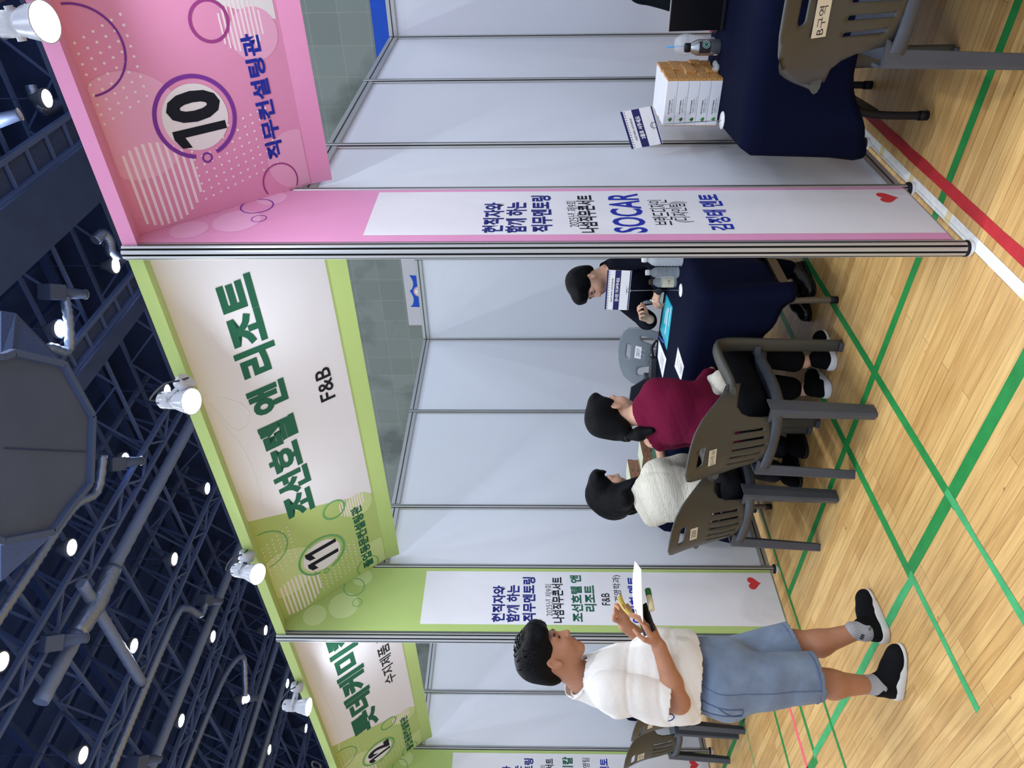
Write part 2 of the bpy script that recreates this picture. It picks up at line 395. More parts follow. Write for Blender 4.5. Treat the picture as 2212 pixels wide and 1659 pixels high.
# ---- roof steel, ducts, lights
STEEL = mat('roof_steel', (84,104,152), .6, spec=.3)
STEEL_D = mat('dark_steel', (48,68,118), .7)
MESH = mat('expanded_mesh', (60,76,118), .8, var=.2, vscale=40)
LX = [-2.67-3.325*j for j in range(0, 8)]; LY = [3.66+2.262*k for k in range(4)]
names = ['first', 'second', 'third', 'fourth', 'fifth', 'sixth', 'seventh', 'eighth', 'ninth']
def roof_truss(x, label):
    t = thing('roof_truss', label, 'roof truss', (x, 6, 10.1), 0, 'roof trusses')
    for nm, dx, z in (('bottom_chord', -.24, 10.1), ('bottom_chord', .24, 10.1), ('top_chord', 0, 11.3)):
        mb = MB(); mb.bar((x+dx, -8.5, z), (x+dx, 12, z), .09 if z < 11 else .1, .09); mb.build(nm, STEEL, t, True)
    mb = MB(); y = -8.2; i = 0
    while y < 11.6:
        a = -.24 if i % 2 else .24
        mb.bar((x+a, y, 10.1), (x-a, y+.62, 10.1), .045, .045)
        mb.bar((x+a, y, 10.1), (x, y+.62, 11.3), .045, .045); mb.bar((x-a, y, 10.1), (x, y+.62, 11.3), .04, .04)
        y += .62; i += 1
    mb.build('lattice', STEEL, t, True)
    return t
for j, x in enumerate(LX[2:], 0):
    roof_truss(x-.72, 'dark steel ladder truss running across the roof, %s from the hanging scoreboard' % names[j])
for k, y in enumerate([2.6, 4.86, 7.1, 9.4, 11.4]):
    z = 10.35; t = thing('cross_brace', 'dark steel zigzag brace running along the roof, %s from the back wall' % names[4-k], 'roof brace', (-14, y, z), 0, 'roof cross braces')
    mb = MB(); mb.bar((-33, y, z), (2, y, z), .06, .06); mb.build('bottom_chord', STEEL, t, True)
    mb = MB(); mb.bar((-33, y, z+.9), (2, y, z+.9), .07, .07); mb.build('top_chord', STEEL, t, True)
    mb = MB(); x = -33; i = 0
    while x < 1:
        mb.bar((x, y, z+(.9 if i % 2 else 0)), (x+.95, y, z+(0 if i % 2 else .9)), .04, .04); x += .95; i += 1
    mb.build('lattice', STEEL, t, True)
t = thing('roof_purlins', 'rows of thin dark steel purlins under the roof deck', 'purlin', (-14, 6, 12.3)); t['kind'] = 'structure'
mb = MB()
for i in range(36): mb.bar((-33+.95*i, -8.5, 12.2), (-33+.95*i, 12, 12.2), .06, .12)
for i in range(9): mb.bar((-33, -7+2.26*i, 11.9), (2, -7+2.26*i, 11.9), .1, .2)
mb.build('purlin_bars', STEEL_D, t, True)
def catwalk(x0, x1, x2, z, label):
    t = thing('catwalk', label, 'catwalk', ((x0+x2)/2, 8, z))
    mb = MB(); mb.box(((x1+x2)/2, 1.75, z-.06), (abs(x2-x1), 20.4, .12)); mb.build('deck', mat('catwalk_grey', (64,80,122), .7, spec=.2, var=.1, vscale=2), t, True)
    mb = MB(); mb.bar((x0, -8.5, z+.02), (x0, 12, z+.02), .09, .09); mb.bar((x1, -8.5, z), (x1, 12, z), .09, .12); mb.build('edge_rail', STEEL, t, True)
    mb = MB(); mb.box(((x0+x1)/2, 1.75, z+.05), (abs(x1-x0), 20.4, .02)); mb.build('mesh_panel', MESH, t, True)
    y = -8
    while y < 12: mb = MB(); mb.bar((x0, y, z-.005), (x1, y, z-.005), .05, .05); mb.build('crossbar', STEEL, t, True); y += .62
catwalk(-3.12, -3.63, -4.68, 10.0, 'wide dark catwalk under the roof, above the pink booth sign')
catwalk(-6.45, -6.85, -7.2, 10.0, 'narrow dark catwalk under the roof, beside the hanging scoreboard')
mb = MB(); mb.tube([(-4.42, 8.5, 10.6), (-4.44, 11.9, 10.6)], .05, 8)
tag(mb.build('sprinkler_pipe', mat('red_pipe', (150,52,58), .6)), 'thin red pipe under the dark roof, above the pink booth sign', 'pipe')

FOIL = mat('duct_foil', (150,166,200), .32, metal=.75, bump=1.0, bscale=24, stretch=(1,.5,1))
FOILW = mat('wrapped_duct', (128,146,184), .5, metal=.25, bump=1.0, bscale=18)
GALV = mat('galvanised_box', (84,98,130), .55, metal=.3, bump=.5, bscale=12)
LIPM = mat('nozzle_lip', (206,188,164), .6)
def wav(pts, r, amp=.06, step=.07):
    P = []; R = []
    for a, b in zip(pts[:-1], pts[1:]):
        a = Vector(a); b = Vector(b); n = max(1, int((b-a).length/step))
        for i in range(n): P.append(a+(b-a)*i/n); R.append(r*(1+amp*(1 if len(R) % 2 else -1)))
    P.append(Vector(pts[-1])); R.append(r); return P, R
def bez(pts, n=10):
    pts = [Vector(p) for p in pts]; out = []
    for i in range(len(pts)-1):
        p0 = pts[max(i-1,0)]; p1 = pts[i]; p2 = pts[i+1]; p3 = pts[min(i+2, len(pts)-1)]
        for k in range(n):
            t = k/n; out.append(.5*((2*p1)+(p2-p0)*t+(2*p0-5*p1+4*p2-p3)*t*t+(3*p1-p0-3*p2+p3)*t**3))
    out.append(pts[-1]); return out
def nozzle(t, p, d, box=True):
    p = Vector(p); d = Vector(d).normalized()
    if box: mb = MB(); mb.bar(p-d*.50, p-d*.18, .27, .30); mb.build('plenum_box', GALV, t, True)
    mb = MB(); mb.tube([p-d*.2, p+d*.30, p+d*.34], [.125, .085, .095], 18); mb.build('nozzle', GALV, t, True)
    mb = MB(); e = p+d*.345
    u = d.cross(Vector((0,0,1))).normalized(); w = d.cross(u)
    for r0, r1 in ((.072, .098), (.04, .05), (.01, .022)): ring(mb, 0, 0, r0, r1, e, u, w, n=24)
    mb.build('nozzle_lip', LIPM, t, True)
t = thing('main_duct', 'fat foil-wrapped duct running across the roof with a branch to its left', 'duct', (-10.7, 7, 10))
mb = MB(); P, R = wav([(-10.72, 3.7, 10), (-10.70, 11.5, 10)], .135, .04, .14); mb.tube(P, R, 14); mb.build('trunk', FOILW, t, True)
mb = MB(); P, R = wav([(-10.1, 5.7, 10.02), (-13.62, 5.63, 10.05)], .115, .04, .14); mb.tube(P, R, 12); mb.build('branch', FOILW, t, True)
mb = MB(); P, R = wav([(-10.7, 6.5, 10), (-10.75, 5.7, 9.96), (-10.7, 5.0, 10)], .18, .05, .10); mb.tube(P, R, 12); mb.build('junction', FOIL, t, True)
nozzle(t, (-10.35, 4.66, 9.85), (-.55,.45,-.3), True)
t = thing('foil_duct', 'thin crinkled silver duct beside the hanging scoreboard', 'duct', (-8.9, 5, 10), 0)
mb = MB(); P, R = wav(bez([(-8.83, 3.2, 10.1), (-8.86, 5, 10.1), (-8.9, 6.5, 10.1), (-9.1, 7.1, 10.0), (-8.7, 7.7, 10.0)], 8), .085, .08, .06); mb.tube(P, R, 12); mb.build('flexible_hose', FOIL, t, True)
nozzle(t, (-9.3, 8.1, 9.9), (-.5,.6,-.25))
t = thing('foil_duct', 'bent silver duct ending in a square box, left of the fat wrapped duct', 'duct', (-13.8, 6, 10), 0)
mb = MB(); P, R = wav(bez([(-13.9, 3.0, 10), (-13.8, 4.2, 10), (-13.76, 7.2, 10), (-14.1, 7.8, 10), (-14.75, 8.05, 9.95), (-14.8, 8.4, 9.95)], 8), .09, .08, .06); mb.tube(P, R, 12); mb.build('flexible_hose', FOIL, t, True)
nozzle(t, (-15.1, 8.7, 9.95), (-.8,.5,-.2))
t = thing('foil_duct', 'long straight silver duct over the far end of the booths', 'duct', (-15.65, 7, 10), 0)
mb = MB(); P, R = wav([(-15.56, 3.5, 10.1), (-15.75, 11.5, 10.1)], .115, .04, .14); mb.tube(P, R, 12); mb.build('hose', FOILW, t, True)
nozzle(t, (-14.95, 4.55, 9.9), (-.8,.45,-.2))
t = thing('foil_duct', 'thin silver duct with a hooked end at the far end of the roof', 'duct', (-17.4, 7, 10), 0)
mb = MB(); P, R = wav(bez([(-17.3, 4.5, 10.1), (-17.4, 6, 10.1), (-17.7, 8.0, 10.1), (-18.2, 8.9, 10), (-18.9, 8.6, 10), (-19.2, 8.2, 9.95)], 8), .085, .08, .06); mb.tube(P, R, 12); mb.build('flexible_hose', FOIL, t, True)
nozzle(t, (-19.5, 8.3, 9.9), (-.8,.45,-.2), False)
for i, (x, y0, w) in enumerate([(-20.7, 6.0, 'second farthest'), (-22.4, 7.4, 'farthest')]):
    mb = MB(); P, R = wav([(x, y0, 10.1), (x-.1, 11.6, 10.1)], .115, .04, .14); mb.tube(P, R, 12)
    tag(mb.build('foil_duct', FOIL), 'silver duct across the roof, %s from the camera' % w, 'duct')
t = thing('foil_duct', 'short silver duct with box and round nozzle above the white booth sign', 'duct', (-5.5, 8.7, 10))
mb = MB(); P, R = wav(bez([(-6.2, 7.2, 10.0), (-6.0, 7.6, 9.9), (-6.35, 8.0, 9.9), (-5.9, 8.3, 9.85), (-5.6, 8.6, 9.95)], 8), .085, .10, .05); mb.tube(P, R, 12); mb.build('flexible_hose', FOIL, t, True)
nozzle(t, (-5.6, 8.75, 9.95), (-.5,.7,-.25))
t = thing('foil_duct', 'crumpled silver duct end at the corner where the two signs meet', 'duct', (-3.2, 10.6, 10))
mb = MB(); P, R = wav(bez([on(205, 520, 2, 10.0), on(222, 505, 2, 9.95), on(236, 520, 2, 9.9), on(240, 545, 2, 10), on(262, 560, 2, 10.1)], 8), .10, .10, .06); mb.tube(P, R, 12); mb.build('flexible_hose', FOIL, t, True)
t = thing('foil_duct', 'dim silver duct mouth beside the ceiling light above the pink sign', 'duct', tuple(on(96, 180, 2, 10)))
mb = MB(); P, R = wav(bez([on(66, 185, 2, 10.5), on(78, 215, 2, 10.45), on(100, 240, 2, 10.4), on(122, 228, 2, 10.45), on(140, 215, 2, 10.5)], 8), .10, .10, .06); mb.tube(P, R, 12); mb.build('flexible_hose', FOIL, t, True)
t = thing('foil_duct', 'round duct nozzle at the top edge above the pink sign', 'duct', tuple(on(4, 260, 2, 9.7)))
nozzle(t, on(-6, 261, 2, 9.75), (.15,.35,-.85)); mb = MB(); p = on(-6, 261, 2, 9.75); mb.bar(p+Vector((-.05,-.2,.3)), (p.x-.05, p.y-.2, 12.53), .04, .04); mb.build('hanger_rod', STEEL_D, t, True)

# hanging scoreboard seen from below
BOARD = mat('scoreboard_grey', (84,100,138), .6, var=.12, vscale=.9)
t = thing('hanging_scoreboard', 'big grey eight-sided scoreboard box hanging from the roof', 'scoreboard', (-4.2, 3.2, 7))
b8 = [on(px, py, 2, 7.0) for px, py in [(0,768),(24,758),(134,784),(198,898),(193,1045),(149,1098),(111,1152),(0,1174)]]
b8 += [Vector((-2.8, 1.4, 7)), Vector((-2.2, 2.2, 7))]
cc = sum((Vector(p) for p in b8), Vector())/len(b8)
mb = MB(); k = len(b8); mb.add(list(b8)+[p+Vector((0,0,.05)) for p in b8], [list(range(k))[::-1], list(range(k,2*k))]+[(i,(i+1)%k,k+(i+1)%k,k+i) for i in range(k)])
mb.build('base_panel', BOARD, t, True)
mb = MB()
for i in range(k):
    a = b8[i]; b = b8[(i+1) % k]; mb.bar(a+(cc-a)*.015+Vector((0,0,-.02)), b+(cc-b)*.015+Vector((0,0,-.02)), .07, .07)
mb.build('rim', STEEL, t, True)
mb = MB(); mb.bar(on(10, 968, 2, 6.995), on(186, 976, 2, 6.995), .012, .012); mb.build('seam', STEEL_D, t, True)
mb = MB(); q = [on(px, py, 2, 7.6) for px, py in [(0,673),(32,678),(134,783)]]+[b8[2], b8[1], b8[0]]; mb.add(q, [(0,1,2,3,4,5)])
q = [on(px, py, 2, 7.6) for px, py in [(0,1255),(101,1163)]]+[b8[6], b8[7]]; mb.add(q, [(0,1,2,3)])
mb.build('speaker_mesh', MESH, t, True, solid=.03)
mb = MB(); top = [p+(cc-p)*.1+Vector((0,0,.7)) for p in b8]
mb.grid([[b8[i]+Vector((0,0,.04)), top[i]] for i in range(k)], smooth=False, closed_u=True); mb.add(top, [list(range(k))]); mb.build('side_screens', BOARD, t, True)
mb = MB()
for dx, dy in ((-.3,-.6), (.3,-.6), (-.3,.6), (.3,.6)): mb.bar((-4.15+dx, cc.y+dy, 7.6), (-4.15+dx, cc.y+dy, 9.885), .03, .03)
mb.build('hanger', STEEL_D, t, True)

LED = mat('high_bay_glow', (240,247,255), emit=LAMP_E)
CASE = mat('lamp_case', (90,98,116), .5)
def high_bay(label, x, y, z=10.0):
    t = thing('high_bay_light', label, 'ceiling light', (x, y, z), 0, 'round ceiling lights')
    mb = MB(); mb.lathe([(0,.0),(.142,0),(.147,.01)], (x,y,z), 24); mb.build('glowing_disc', LED, t, True)
    mb = MB(); mb.lathe([(.147,-.01),(.175,-.012),(.17,.05),(.09,.2),(.06,.3),(0,.3)], (x,y,z), 24); mb.build('housing', CASE, t, True)
    mb = MB(); mb.cyl((x,y,z+.29), (x,y,z+2.53), .012, n=6); mb.build('hanging_rod', STEEL_D, t, True)
    return t
h0 = high_bay('', LX[0], LY[0])
cols = ['first column', 'second column from right', 'third column from right', 'fourth column from right', 'fifth column from right', 'sixth column from right', 'seventh column from right', 'eighth column from right']
first = True
for j, x in enumerate(LX+[.655, 3.98, 7.3]):
    for k, y in enumerate([-7.65, -5.39, -3.13, -.86, 1.4]+LY):
        off = (j == 3 and k == 6)
        lab = 'round ceiling light, %s, %s row from back wall' % (cols[j] if j < 8 else ('column over pink booth' if j == 8 else 'column beyond pink booth' if j == 9 else 'outermost column'), names[8-k])
        if first: h0.location = (x,y,10); h0['label'] = lab; first = False
        else: dup(h0, (x,y,10), 0, lab)
# ================================================================ BOOTHS
ALU = mat('booth_aluminium', (186,188,188), .38, metal=.55, spec=.5)
GROOVE = mat('post_groove', (44,44,48), .8)
PANEL = mat('white_booth_panel', (218,222,230), .45, spec=.4, var=.015, vscale=2)
BLACKP = mat('black_plastic', (22,22,24), .5)
WHITEP = mat('white_plastic', (232,232,230), .4)
BW = 2.54; TOP = 3.055; WALL = 2.53
def post_poly(r):
    P = []
    for i in range(8):
        a = math.pi/4*i+math.pi/8; b = a+math.pi/4; A = Vector((r*math.cos(a), r*math.sin(a))); B = Vector((r*math.cos(b), r*math.sin(b)))
        m = (A+B)/2; n = m.normalized(); e = (B-A).normalized(); w = r*.13
        P += [A, m-e*w, m-e*w-n*r*.3, m+e*w-n*r*.3, m+e*w]
    return P
def add_post(mb, x, y, z0, z1, r=.024):
    p = post_poly(r); k = len(p)
    vs = [(x+q.x, y+q.y, z0) for q in p]+[(x+q.x, y+q.y, z1) for q in p]
    for i in range(k):
        j = (i+1) % k; d = i % 5 in (1, 2, 3)
        mb.add([vs[i], vs[j], vs[k+j], vs[k+i]], [(0,1,2,3)], 1 if d else 0)
    mb.add(vs[k:], [list(range(k))])
def post(t, x, y, z1, r=.024):
    mb = MB(); add_post(mb, x, y, .028, z1, r); o = mb.build('post', [ALU, GROOVE], t, True)
    mb = MB(); mb.lathe([(0,0),(.026,0),(.03,.006),(.03,.016)], (x,y,0), 16, 0); mb.lathe([(.03,.016),(.03,.026),(.02,.032),(0,.032)], (x,y,0), 16, 1)
    f = mb.build('levelling_foot', [WHITEP, BLACKP], o); f.location = -Vector(t.location)
def rail(t, a, b, h=.055, w=.034):
    a = Vector(a); b = Vector(b); d = (b-a).normalized(); n = Vector((-d.y, d.x, 0)); mb = MB(); mb.bar(a, b, w, h)
    for s in (-1, 1): mb.bar(a+n*s*(w/2), b+n*s*(w/2), .002, .007, 1)
    mb.build('rail', [ALU, GROOVE], t, True)
def bay(t, a, b, top):
    a = Vector(a); b = Vector(b); d = (b-a).normalized(); e = .02
    rail(t, a+d*e+Vector((0,0,.075)), b-d*e+Vector((0,0,.075))); rail(t, a+d*e+Vector((0,0,top-.028)), b-d*e+Vector((0,0,top-.028)))
    mb = MB(); mb.bar(a+d*e+Vector((0,0,(top+.06)/2)), b-d*e+Vector((0,0,(top+.06)/2)), .005, top-.12); mb.build('panel', PANEL, t, True)
def partition(x, label):
    t = thing('booth_partition', label, 'booth wall', (x, 1.5, 0), 0, 'booth side walls')
    post(t, x, 0, TOP, .030); post(t, x, .5, TOP, .022)
    for y in (1, 2, 3): post(t, x, y, WALL)
    bay(t, (x,0,0), (x,.5,0), TOP); bay(t, (x,.5,0), (x,1,0), WALL); bay(t, (x,1,0), (x,2,0), WALL); bay(t, (x,2,0), (x,3,0), WALL)
partition(0, 'white side wall between the pink booth and the seated people, nearest the camera')
partition(-BW, 'white side wall carrying the green banner behind the standing person')
partition(-2*BW, 'white side wall behind the empty chairs at the far left')
partition(BW, 'white side wall closing the pink booth beyond the laptop')
for i, (n, l) in enumerate([('10', 'white back wall of the pink booth behind the laptop'), ('11', 'white back wall behind the person in the suit'), ('12', 'white back wall behind the standing person, far left booth')]):
    xr = BW-i*BW; xl = xr-BW; t = thing('booth_back_wall', l, 'booth wall', ((xl+xr)/2, 3, 0), 0, 'booth back walls')
    ps = [xl, xl+.02, xl+.86, xl+1.70, xr]
    for a, b in ((xl, xl+.847), (xl+.847, xl+1.693), (xl+1.693, xr)):
        bay(t, (a,3,0), (b,3,0), WALL)
    for p in (xl+.847, xl+1.693): post(t, p, 3, WALL)

# ---- printed fabric: sloping header signs and wing banners
PK = (222,150,192); GN = (174,197,120)
PINKF = mat('pink_print', PK, .75, bump=.35, bscale=7, sheen=.1); GREENF = mat('green_print', GN, .75, bump=.35, bscale=7, sheen=.1)
WHITEF = mat('white_print', (226,226,232), .75, bump=.4, bscale=5, sheen=.1)
NAVYI = mat('navy_ink', (34,40,118), .8); BLUEI = mat('blue_ink', (32,48,160), .8); GREENI = mat('dark_green_ink', (36,98,74), .8); BLACKI = mat('black_ink', (22,26,38), .8)
PURPLE = mat('purple_ink', (122,58,160), .8); MIDG = mat('mid_green_ink', (106,170,110), .8); PURPLE2 = mat('plum_ink', (156,66,140), .8)
PALEP = mat('pale_pink_print', (229,172,208), .8); PALEG = mat('pale_green_print', (196,214,152), .8); DOTW = mat('dot_print', (240,226,236), .8); HEART = mat('red_heart_ink', (214,62,66), .8)
TAU = Vector((0, .455, -.54)).normalized(); SL = math.hypot(.455, .54)
def header(xl, num, txt, main, sub, fab, pale, ringm, txtm, mainm, label, main_rect, sub_rect, num_w):
    xr = xl+BW; a = xl+.022; b = xr-.022
    t = thing('header_sign', label, 'booth sign', ((xl+xr)/2, 0, TOP))
    X = (1,0,0); n = Vector((0, -.54, -.455)).normalized()        # towards the viewer, downwards
    pf = [(0,TOP),(0,3.0),(.09,3.03)]
    mb = MB(); mb.prism([(0,TOP),(.09,3.03),(.11,TOP)][::1], (a,0,0), (0,1,0), (0,0,1), b-a)
    mb.prism([(0,TOP),(0,3.0),(.09,3.03)], (a,0,0), (0,1,0), (0,0,1), b-a); mb.build('top_rail_cover', fab, t, True)
    O = Vector((xl, .09, 3.03))
    def lay(k): return O+n*(.0006*k)
    mb = MB(); mb.prism([(.09,3.03),(.545,2.49),(.555,2.50),(.105,3.045)], (a,0,0), (0,1,0), (0,0,1), b-a)
    wl = [(.925,.0),(2.49,.0),(2.49,.694),(.655,.694)]
    mb.flat([(x-0, y) for x, y in wl], lay(1), X, TAU, 1)
    mb.build('sign_face', [fab, WHITEF], t, True)
    mb = MB(); mb.prism([(.545,2.49),(.583,2.413),(.592,2.415),(.556,2.50)], (a,0,0), (0,1,0), (0,0,1), b-a); mb.build('bottom_hem', fab, t, True)
    # printed circles, stripes and dots
    def ok(p): return .008 < p[1] < SL-.006 and p[0] > .03
    def wh(p): return p[0] < .90-.355*p[1]
    mb = MB()
    def dsk(cx, cy, r, k, mi): mb.flat([(max(.03, p[0]), min(max(.006, p[1]), SL-.006)) for p in disc_poly(cx, cy, r)], lay(k), X, TAU, mi)
    dsk(.40, .10, .185, 1.6, 1); dsk(.14, .66, .12, 1.6, 1); dsk(.62, .60, .09, 1.5, 1)
    for k in range(13):                                             # striped discs
        yy = -.04+.0245*k; hw = .155**2-(yy-.115)**2
        if hw > 0 and yy > .01: mb.flat([(max(.032, .185-hw**.5), yy), (.185+hw**.5, yy), (.185+hw**.5-.004, yy+.0105), (max(.032, .185-hw**.5), yy+.0105)], lay(2), X, TAU, 2)
    for k in range(11):
        yy = .47+.016*k; hw = .085**2-(yy-.555)**2
        if hw > 0: mb.flat([(.655-hw**.5, yy), (.655+hw**.5, yy), (.655+hw**.5, yy+.007), (.655-hw**.5, yy+.007)], lay(2), X, TAU, 2)
    for i in range(12):
        for j in range(12):
            for x0, y0, nx, ny, s in ((.43+.012*j, .018, 9, 6, .032), (.085+.006*j, .27, 8, 11, .031)):
                if i < nx and j < ny:
                    p = (x0+i*s, y0+j*s)
                    if ok(p): mb.flat(disc_poly(p[0], p[1], .0048, 8), lay(2.4), X, TAU, 2)
    mb.flat(disc_poly(.385, .318, .117, 56), lay(2.8), X, TAU, 3)
    ring(mb, .385, .318, .134, .149, lay(3), X, TAU, 180+16, 180+344, 4, 60)
    ring(mb, .236, .318, .013, .020, lay(3), X, TAU, mi=4, n=20)
    ring(mb, .685, .453, .060, .071, lay(3), X, TAU, mi=5, n=36)
    ring(mb, .07, .575, .070, .076, lay(3), X, TAU, mi=5, n=36, clip=ok)
    ring(mb, .66, .02, .134, .141, lay(3), X, TAU, 0, 200, mi=4, n=40, clip=ok)
    mb.build('printed_pattern', [fab, pale, DOTW, WHITEF, ringm, PURPLE2 if fab is PINKF else ringm], t, True)
    U = -TAU
    def words(nm, body, x, y0, w, h, m, bold, k=3.6):
        mb = MB(); put_text(mb, body, lay(k)+Vector(X)*x+TAU*(y0+h), X, U, w, h, bold); mb.build(nm, m, t, True)
    mb = MB(); ONE = [(.60,0),(1,0),(1,1),(.60,1),(.12,.90),(.06,.72),(.60,.80)]; ws = [.074 if ch == '1' else .108 for ch in num]; x0 = .385-(sum(ws)+.016)/2-.006
    for ch, w1 in zip(num, ws):
        o = lay(4.2)+Vector(X)*x0+TAU*.418; x0 += w1+.016
        if ch == '1': mb.flat([(p[0]*w1, p[1]*.196) for p in ONE], o, X, U)
        else: put_text(mb, ch, o, X, U, w1, .196, .05)
    mb.build('booth_number', BLACKI, t, True)
    words('lettering', txt, .055 if len(txt) > 6 else .165, .545, .565 if len(txt) > 6 else .46, .070, txtm, .035)
    if main: words('lettering', main, main_rect[0]-xl, main_rect[2], main_rect[1]-main_rect[0], main_rect[3]-main_rect[2], mainm, .045)
    if sub: words('lettering', sub, sub_rect[0]-xl, sub_rect[2], sub_rect[1]-sub_rect[0], sub_rect[3]-sub_rect[2], BLACKI, .012)
    return t
header(0, '10', '직무컨설팅관', None, None, PINKF, PALEP, PURPLE, BLUEI, BLUEI, 'sloping pink header sign with a round number ten', None, None, .172)
HS11 = header(-BW, '11', '졸업동문컨설팅관', '조선호텔 앤 리조트', 'F&B', GREENF, PALEG, MIDG, GREENI, GREENI, 'sloping green and white sign over the seated people, numbered eleven', (-1.76, -.27, .185, .377), (-1.095, -.895, .525, .607), .120)
HS12 = header(-2*BW, '12', '졸업동문컨설팅관', '롯데케미칼', '수지제품 운영팀', GREENF, PALEG, MIDG, GREENI, GREENI, 'sloping green and white sign cut by the picture edge, numbered twelve', (-4.28, -2.80, .175, .385), (-3.88, -2.95, .50, .595), .14)
def on_sign(xl, px, py):
    n = Vector((0, -.54, -.455)).normalized(); O = Vector((xl, .09, 3.03)); d = ray(px, py); return CAM+d*((O-CAM).dot(n)/d.dot(n))
for hs, xl, loops in ((HS11, -BW, [[(443,853),(490,862),(524,875),(538,893),(535,915),(518,930),(503,926),(478,900),(450,868)], [(455,872),(480,915),(515,955),(540,1000),(558,1050),(568,1095)]]), (HS12, -2*BW, [[(668,1440),(690,1490),(712,1530),(728,1580),(733,1622)]])):
    for L in loops:
        mb = MB(); mb.tube(bez([on_sign(xl, *p)+Vector((0,.0012,.001)) for p in L], 6), .0036, 8); o = mb.build('cord_ridge', WHITEF, hs, True); o['label'] = 'cord pressing through the white cloth'
def banner(x, fab, pale, ringm, lines, label, dz):
    t = thing('wing_banner', label, 'banner', (x, .25, .07)); Y = (0,1,0); Z = (0,0,1); X0 = x+.0215
    def lay(k): return Vector((X0+.0006*k, 0, 0))
    mb = MB(); mb.prism([(.030,.06),(.477,.06),(.477,3.04),(.030,3.04)], (X0-.003,0,0), Y, Z, .003)
    mb.flat([(.077,.06),(.453,.06),(.453,2.19+dz),(.077,2.19+dz)], lay(1), Y, Z, 1); mb.build('fabric', [fab, WHITEF], t, True)
    mb = MB()
    for cx, cz, r in ((.13,2.86,.07), (.2,2.70,.09), (.40,2.62,.06)): mb.flat([(max(.034,p[0]), p[1]) for p in disc_poly(cx, cz, r)], lay(1.2), Y, Z, 0)
    ring(mb, .33, 2.66, .060, .066, lay(1.8), Y, Z, mi=1); ring(mb, .22, 2.62, .026, .030, lay(1.8), Y, Z, mi=1, n=24)
    hz = .16 if dz < .02 else .185; P = []
    for i in range(40):
        a = 2*math.pi*i/40; P.append((.375+.0028*(16*math.sin(a)**3), hz+.0028*(13*math.cos(a)-5*math.cos(2*a)-2*math.cos(3*a)-math.cos(4*a))))
    mb.flat(P, lay(2), Y, Z, 2); mb.build('printed_pattern', [pale, ringm, HEART], t, True)
    for body, y0, y1, z0, z1, m, bold in lines:
        mb = MB(); put_text(mb, body, lay(2.2)+Vector((0,y0,z0)), Y, Z, y1-y0, z1-z0, bold); mb.build('lettering', m, t, True)
def common(d, xl): return [('현직자와', .093, .348, 1.672+d, 1.752+d, NAVYI, .035), ('함께 하는', .092, .352, 1.585+d, 1.665+d, NAVYI, .035), ('직무멘토링', .097, .412, 1.488+d, 1.568+d, NAVYI, .035),
    ('2025년 제9회', .135, .358, 1.385+d, 1.430+d, BLACKI, -.005), ('나섬직무콘서트', .09, .412, 1.318+d, 1.388+d, BLACKI, .03)]
banner(0, PINKF, PALEP, PURPLE, common(0, 0)+[('SOCAR', .088, .426, 1.137, 1.262, BLUEI, .02), ('브랜드디자인', .147, .365, 1.030, 1.108, BLACKI, .005), ('(디자인팀)', .170, .348, .953, 1.030, BLACKI, .005), ('김정태 멘토', .102, .414, .815, .905, BLUEI, .03)],
    'tall pink and white banner with blue writing on the nearest side wall', 0)
banner(-BW, GREENF, PALEG, MIDG, common(.045, 0)+[('조선호텔 앤', .097, .428, 1.248, 1.318, GREENI, .035), ('리조트', .168, .353, 1.165, 1.238, GREENI, .035), ('F&B', .212, .297, 1.082, 1.132, BLACKI, .01), ('(서비스경영학과)', .085, .429, 1.000, 1.055, BLACKI, .005), ('이정희 멘토', .093, .417, .890, .965, BLUEI, .03)],
    'tall green and white banner with a red heart behind the standing person', .03)
banner(-2*BW, GREENF, PALEG, MIDG, common(.045, 0)+[('롯데케미칼', .097, .428, 1.20, 1.29, GREENI, .035), ('수지제품 운영팀', .10, .42, 1.06, 1.12, BLACKI, .005), ('이정희 멘토', .093, .417, .90, .975, BLUEI, .03)],
    'tall green and white banner at the far left edge behind the empty chairs', .03)

